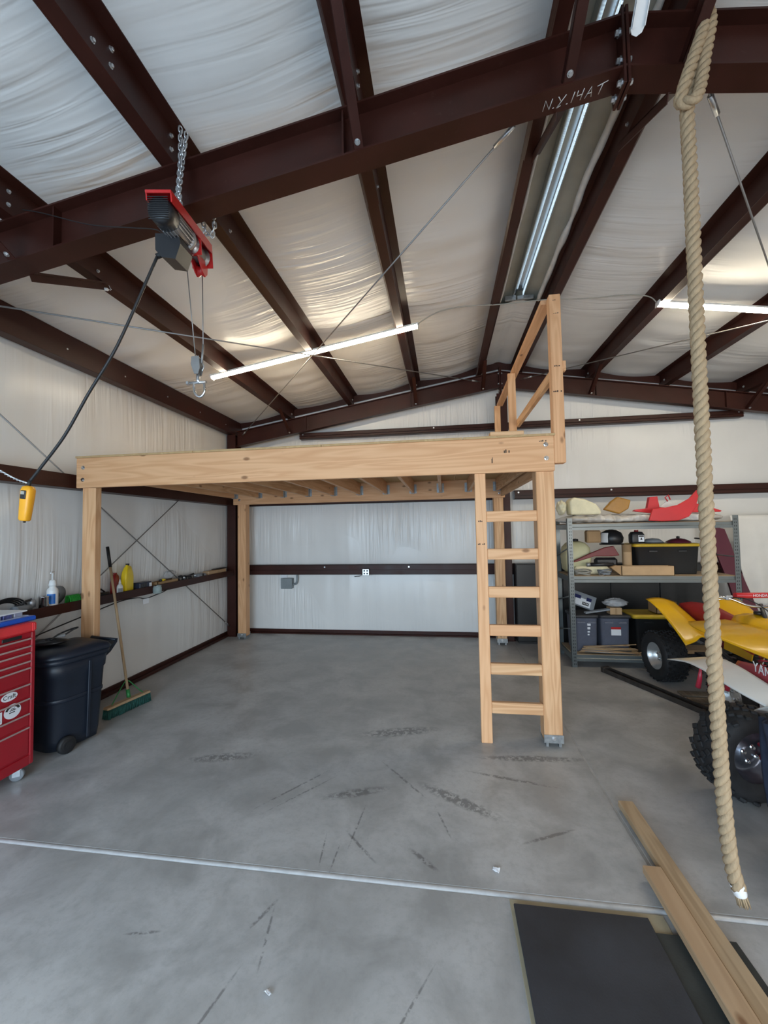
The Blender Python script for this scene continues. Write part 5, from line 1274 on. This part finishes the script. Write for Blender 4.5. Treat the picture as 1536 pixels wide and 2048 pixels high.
text_mesh('panel_lettering', 'YAMAHA', .088, 'sticker_white', pn, T(.86, .372, .845) @ Matrix(((-1, 0, 0, 0), (0, 0, 1, 0), (0, 1, 0, 0), (0, 0, 0, 1))), .001)
for (x, y) in ((1.42, .50), (1.47, .40), (1.40, .33), (1.30, .46)): MB().tube([(x, y, .70), (x+.02, y, .62), (x+.03, y+.01, .55)], [.008, .016, .018], 8).build('rubber_bung', 'quad_red', wq)
DEF['denim'] = simple((.018, .024, .045), .85, 0, .35, 18, .4, 60)
def dn(u, v):
    z = .668-.60*v; x = 1.712+.05*v+.025*math.sin(u*9+v*3); y = 2.45+.17*u-.03*v
    return ((x, y, z), (1, 0, 0))
tag(MB().sheet(dn, 24, 16, .012).build('blue_cloth', 'denim'), 'dark blue cloth hanging at the side of the white quad, at the right edge', 'cloth')
# ------------------------------------------------------------------ lumber, rail and mats on the floor
def board(name, label, cat, a, b, z0, h, mt, c=.004, rz=0.0, group=None):
    ctr = ((a[0]+b[0])/2, (a[1]+b[1])/2, z0); w, d = abs(b[0]-a[0])/2, abs(b[1]-a[1])/2
    t = MB().box((-w, -d, 0), (w, d, h), c).build(name, mt, None, ctr, (0, 0, rz)); return tag(t, label, cat, group)
DEF['mat_rubber'] = simple((.028, .031, .038), .6, 0, .35, 3.5, .2, 120); DEF['mat_rubber_old'] = simple((.035, .038, .034), .75, 0, .4, 4, .25, 100); DEF['ply'] = simple((.42, .36, .24), .7, 0, .12, 5)
board('plywood_sheet', 'thin beige plywood sheet showing along the edge of the black mats', 'plywood', (.262, .9), (.925, 2.062), 0, .006, 'ply', .001)
board('rubber_mat', 'older worn black rubber mat lying under the newer one beside the planks', 'mat', (.52, .6), (1.16, 1.965), .0065, .010, 'mat_rubber_old', .003)
board('rubber_mat', 'smooth black rubber mat at the bottom edge of the picture', 'mat', (.275, .7), (.845, 2.018), .017, .012, 'mat_rubber', .003)
board('floor_plank', 'longer weathered plank lying on the floor along the joint, under the rope', 'plank', (1.022, .55), (1.108, 2.785), .017, .038, 'old_y', .004)
board('floor_plank', 'shorter weathered plank lying beside the longer one, by the black mat', 'plank', (.932, .5), (1.018, 2.265), .030, .038, 'old_y', .004)
rl = thing('steel_rail', 'dark rusty steel channel lying on the floor between shelving and quad', 'rail', (2.14, 4.72, 0), math.atan2(-.97, .42)); DEF['rust_dark'] = simple((.055, .045, .038), .7, .3, .3, 14, .2, 60)
MB().box((-.66, -.045, 0), (.60, .045, .008), .001).build('rail_base', 'rust_dark', rl)
for s in (-1, 1): MB().box((-.66, s*.045-.004, 0), (.60, s*.045+.004, .05), .001).build('rail_side', 'rust_dark', rl)
MB().box((-.68, -.055, .0), (-.63, .055, .058), .004).build('rail_end', 'rust_dark', rl)
for k in range(4): board('floor_slat', 'weathered grey slat on the floor under the quads, %s from the shelving' % ['first', 'second', 'third', 'fourth'][k], 'plank', (2.36, 4.62-.17*k), (3.2, 4.74-.17*k), 0, .02, 'grey_wood_y', .003)
def scrap(label, loc, sz, seed):
    o = MB().sheet(lambda u, v: (((u-.5)*sz*(1.0-.5*v), (v-.5)*sz*1.1, .012*abs(nz(u*3+seed, v*3))+.006*u), (0, 0, 1)), 5, 5, .0012).build('paper_scrap', 'sticker_white', None, loc, (0, 0, seed)); return tag(o, label, 'scrap', 'paper scraps on the floor')
scrap('torn white paper scrap on the floor beyond the pale joint', (.222, 2.225, .002), .032, 1.2)
scrap('torn white paper scrap on the floor at the bottom edge', (-.70, 1.545, .002), .024, 4.1)
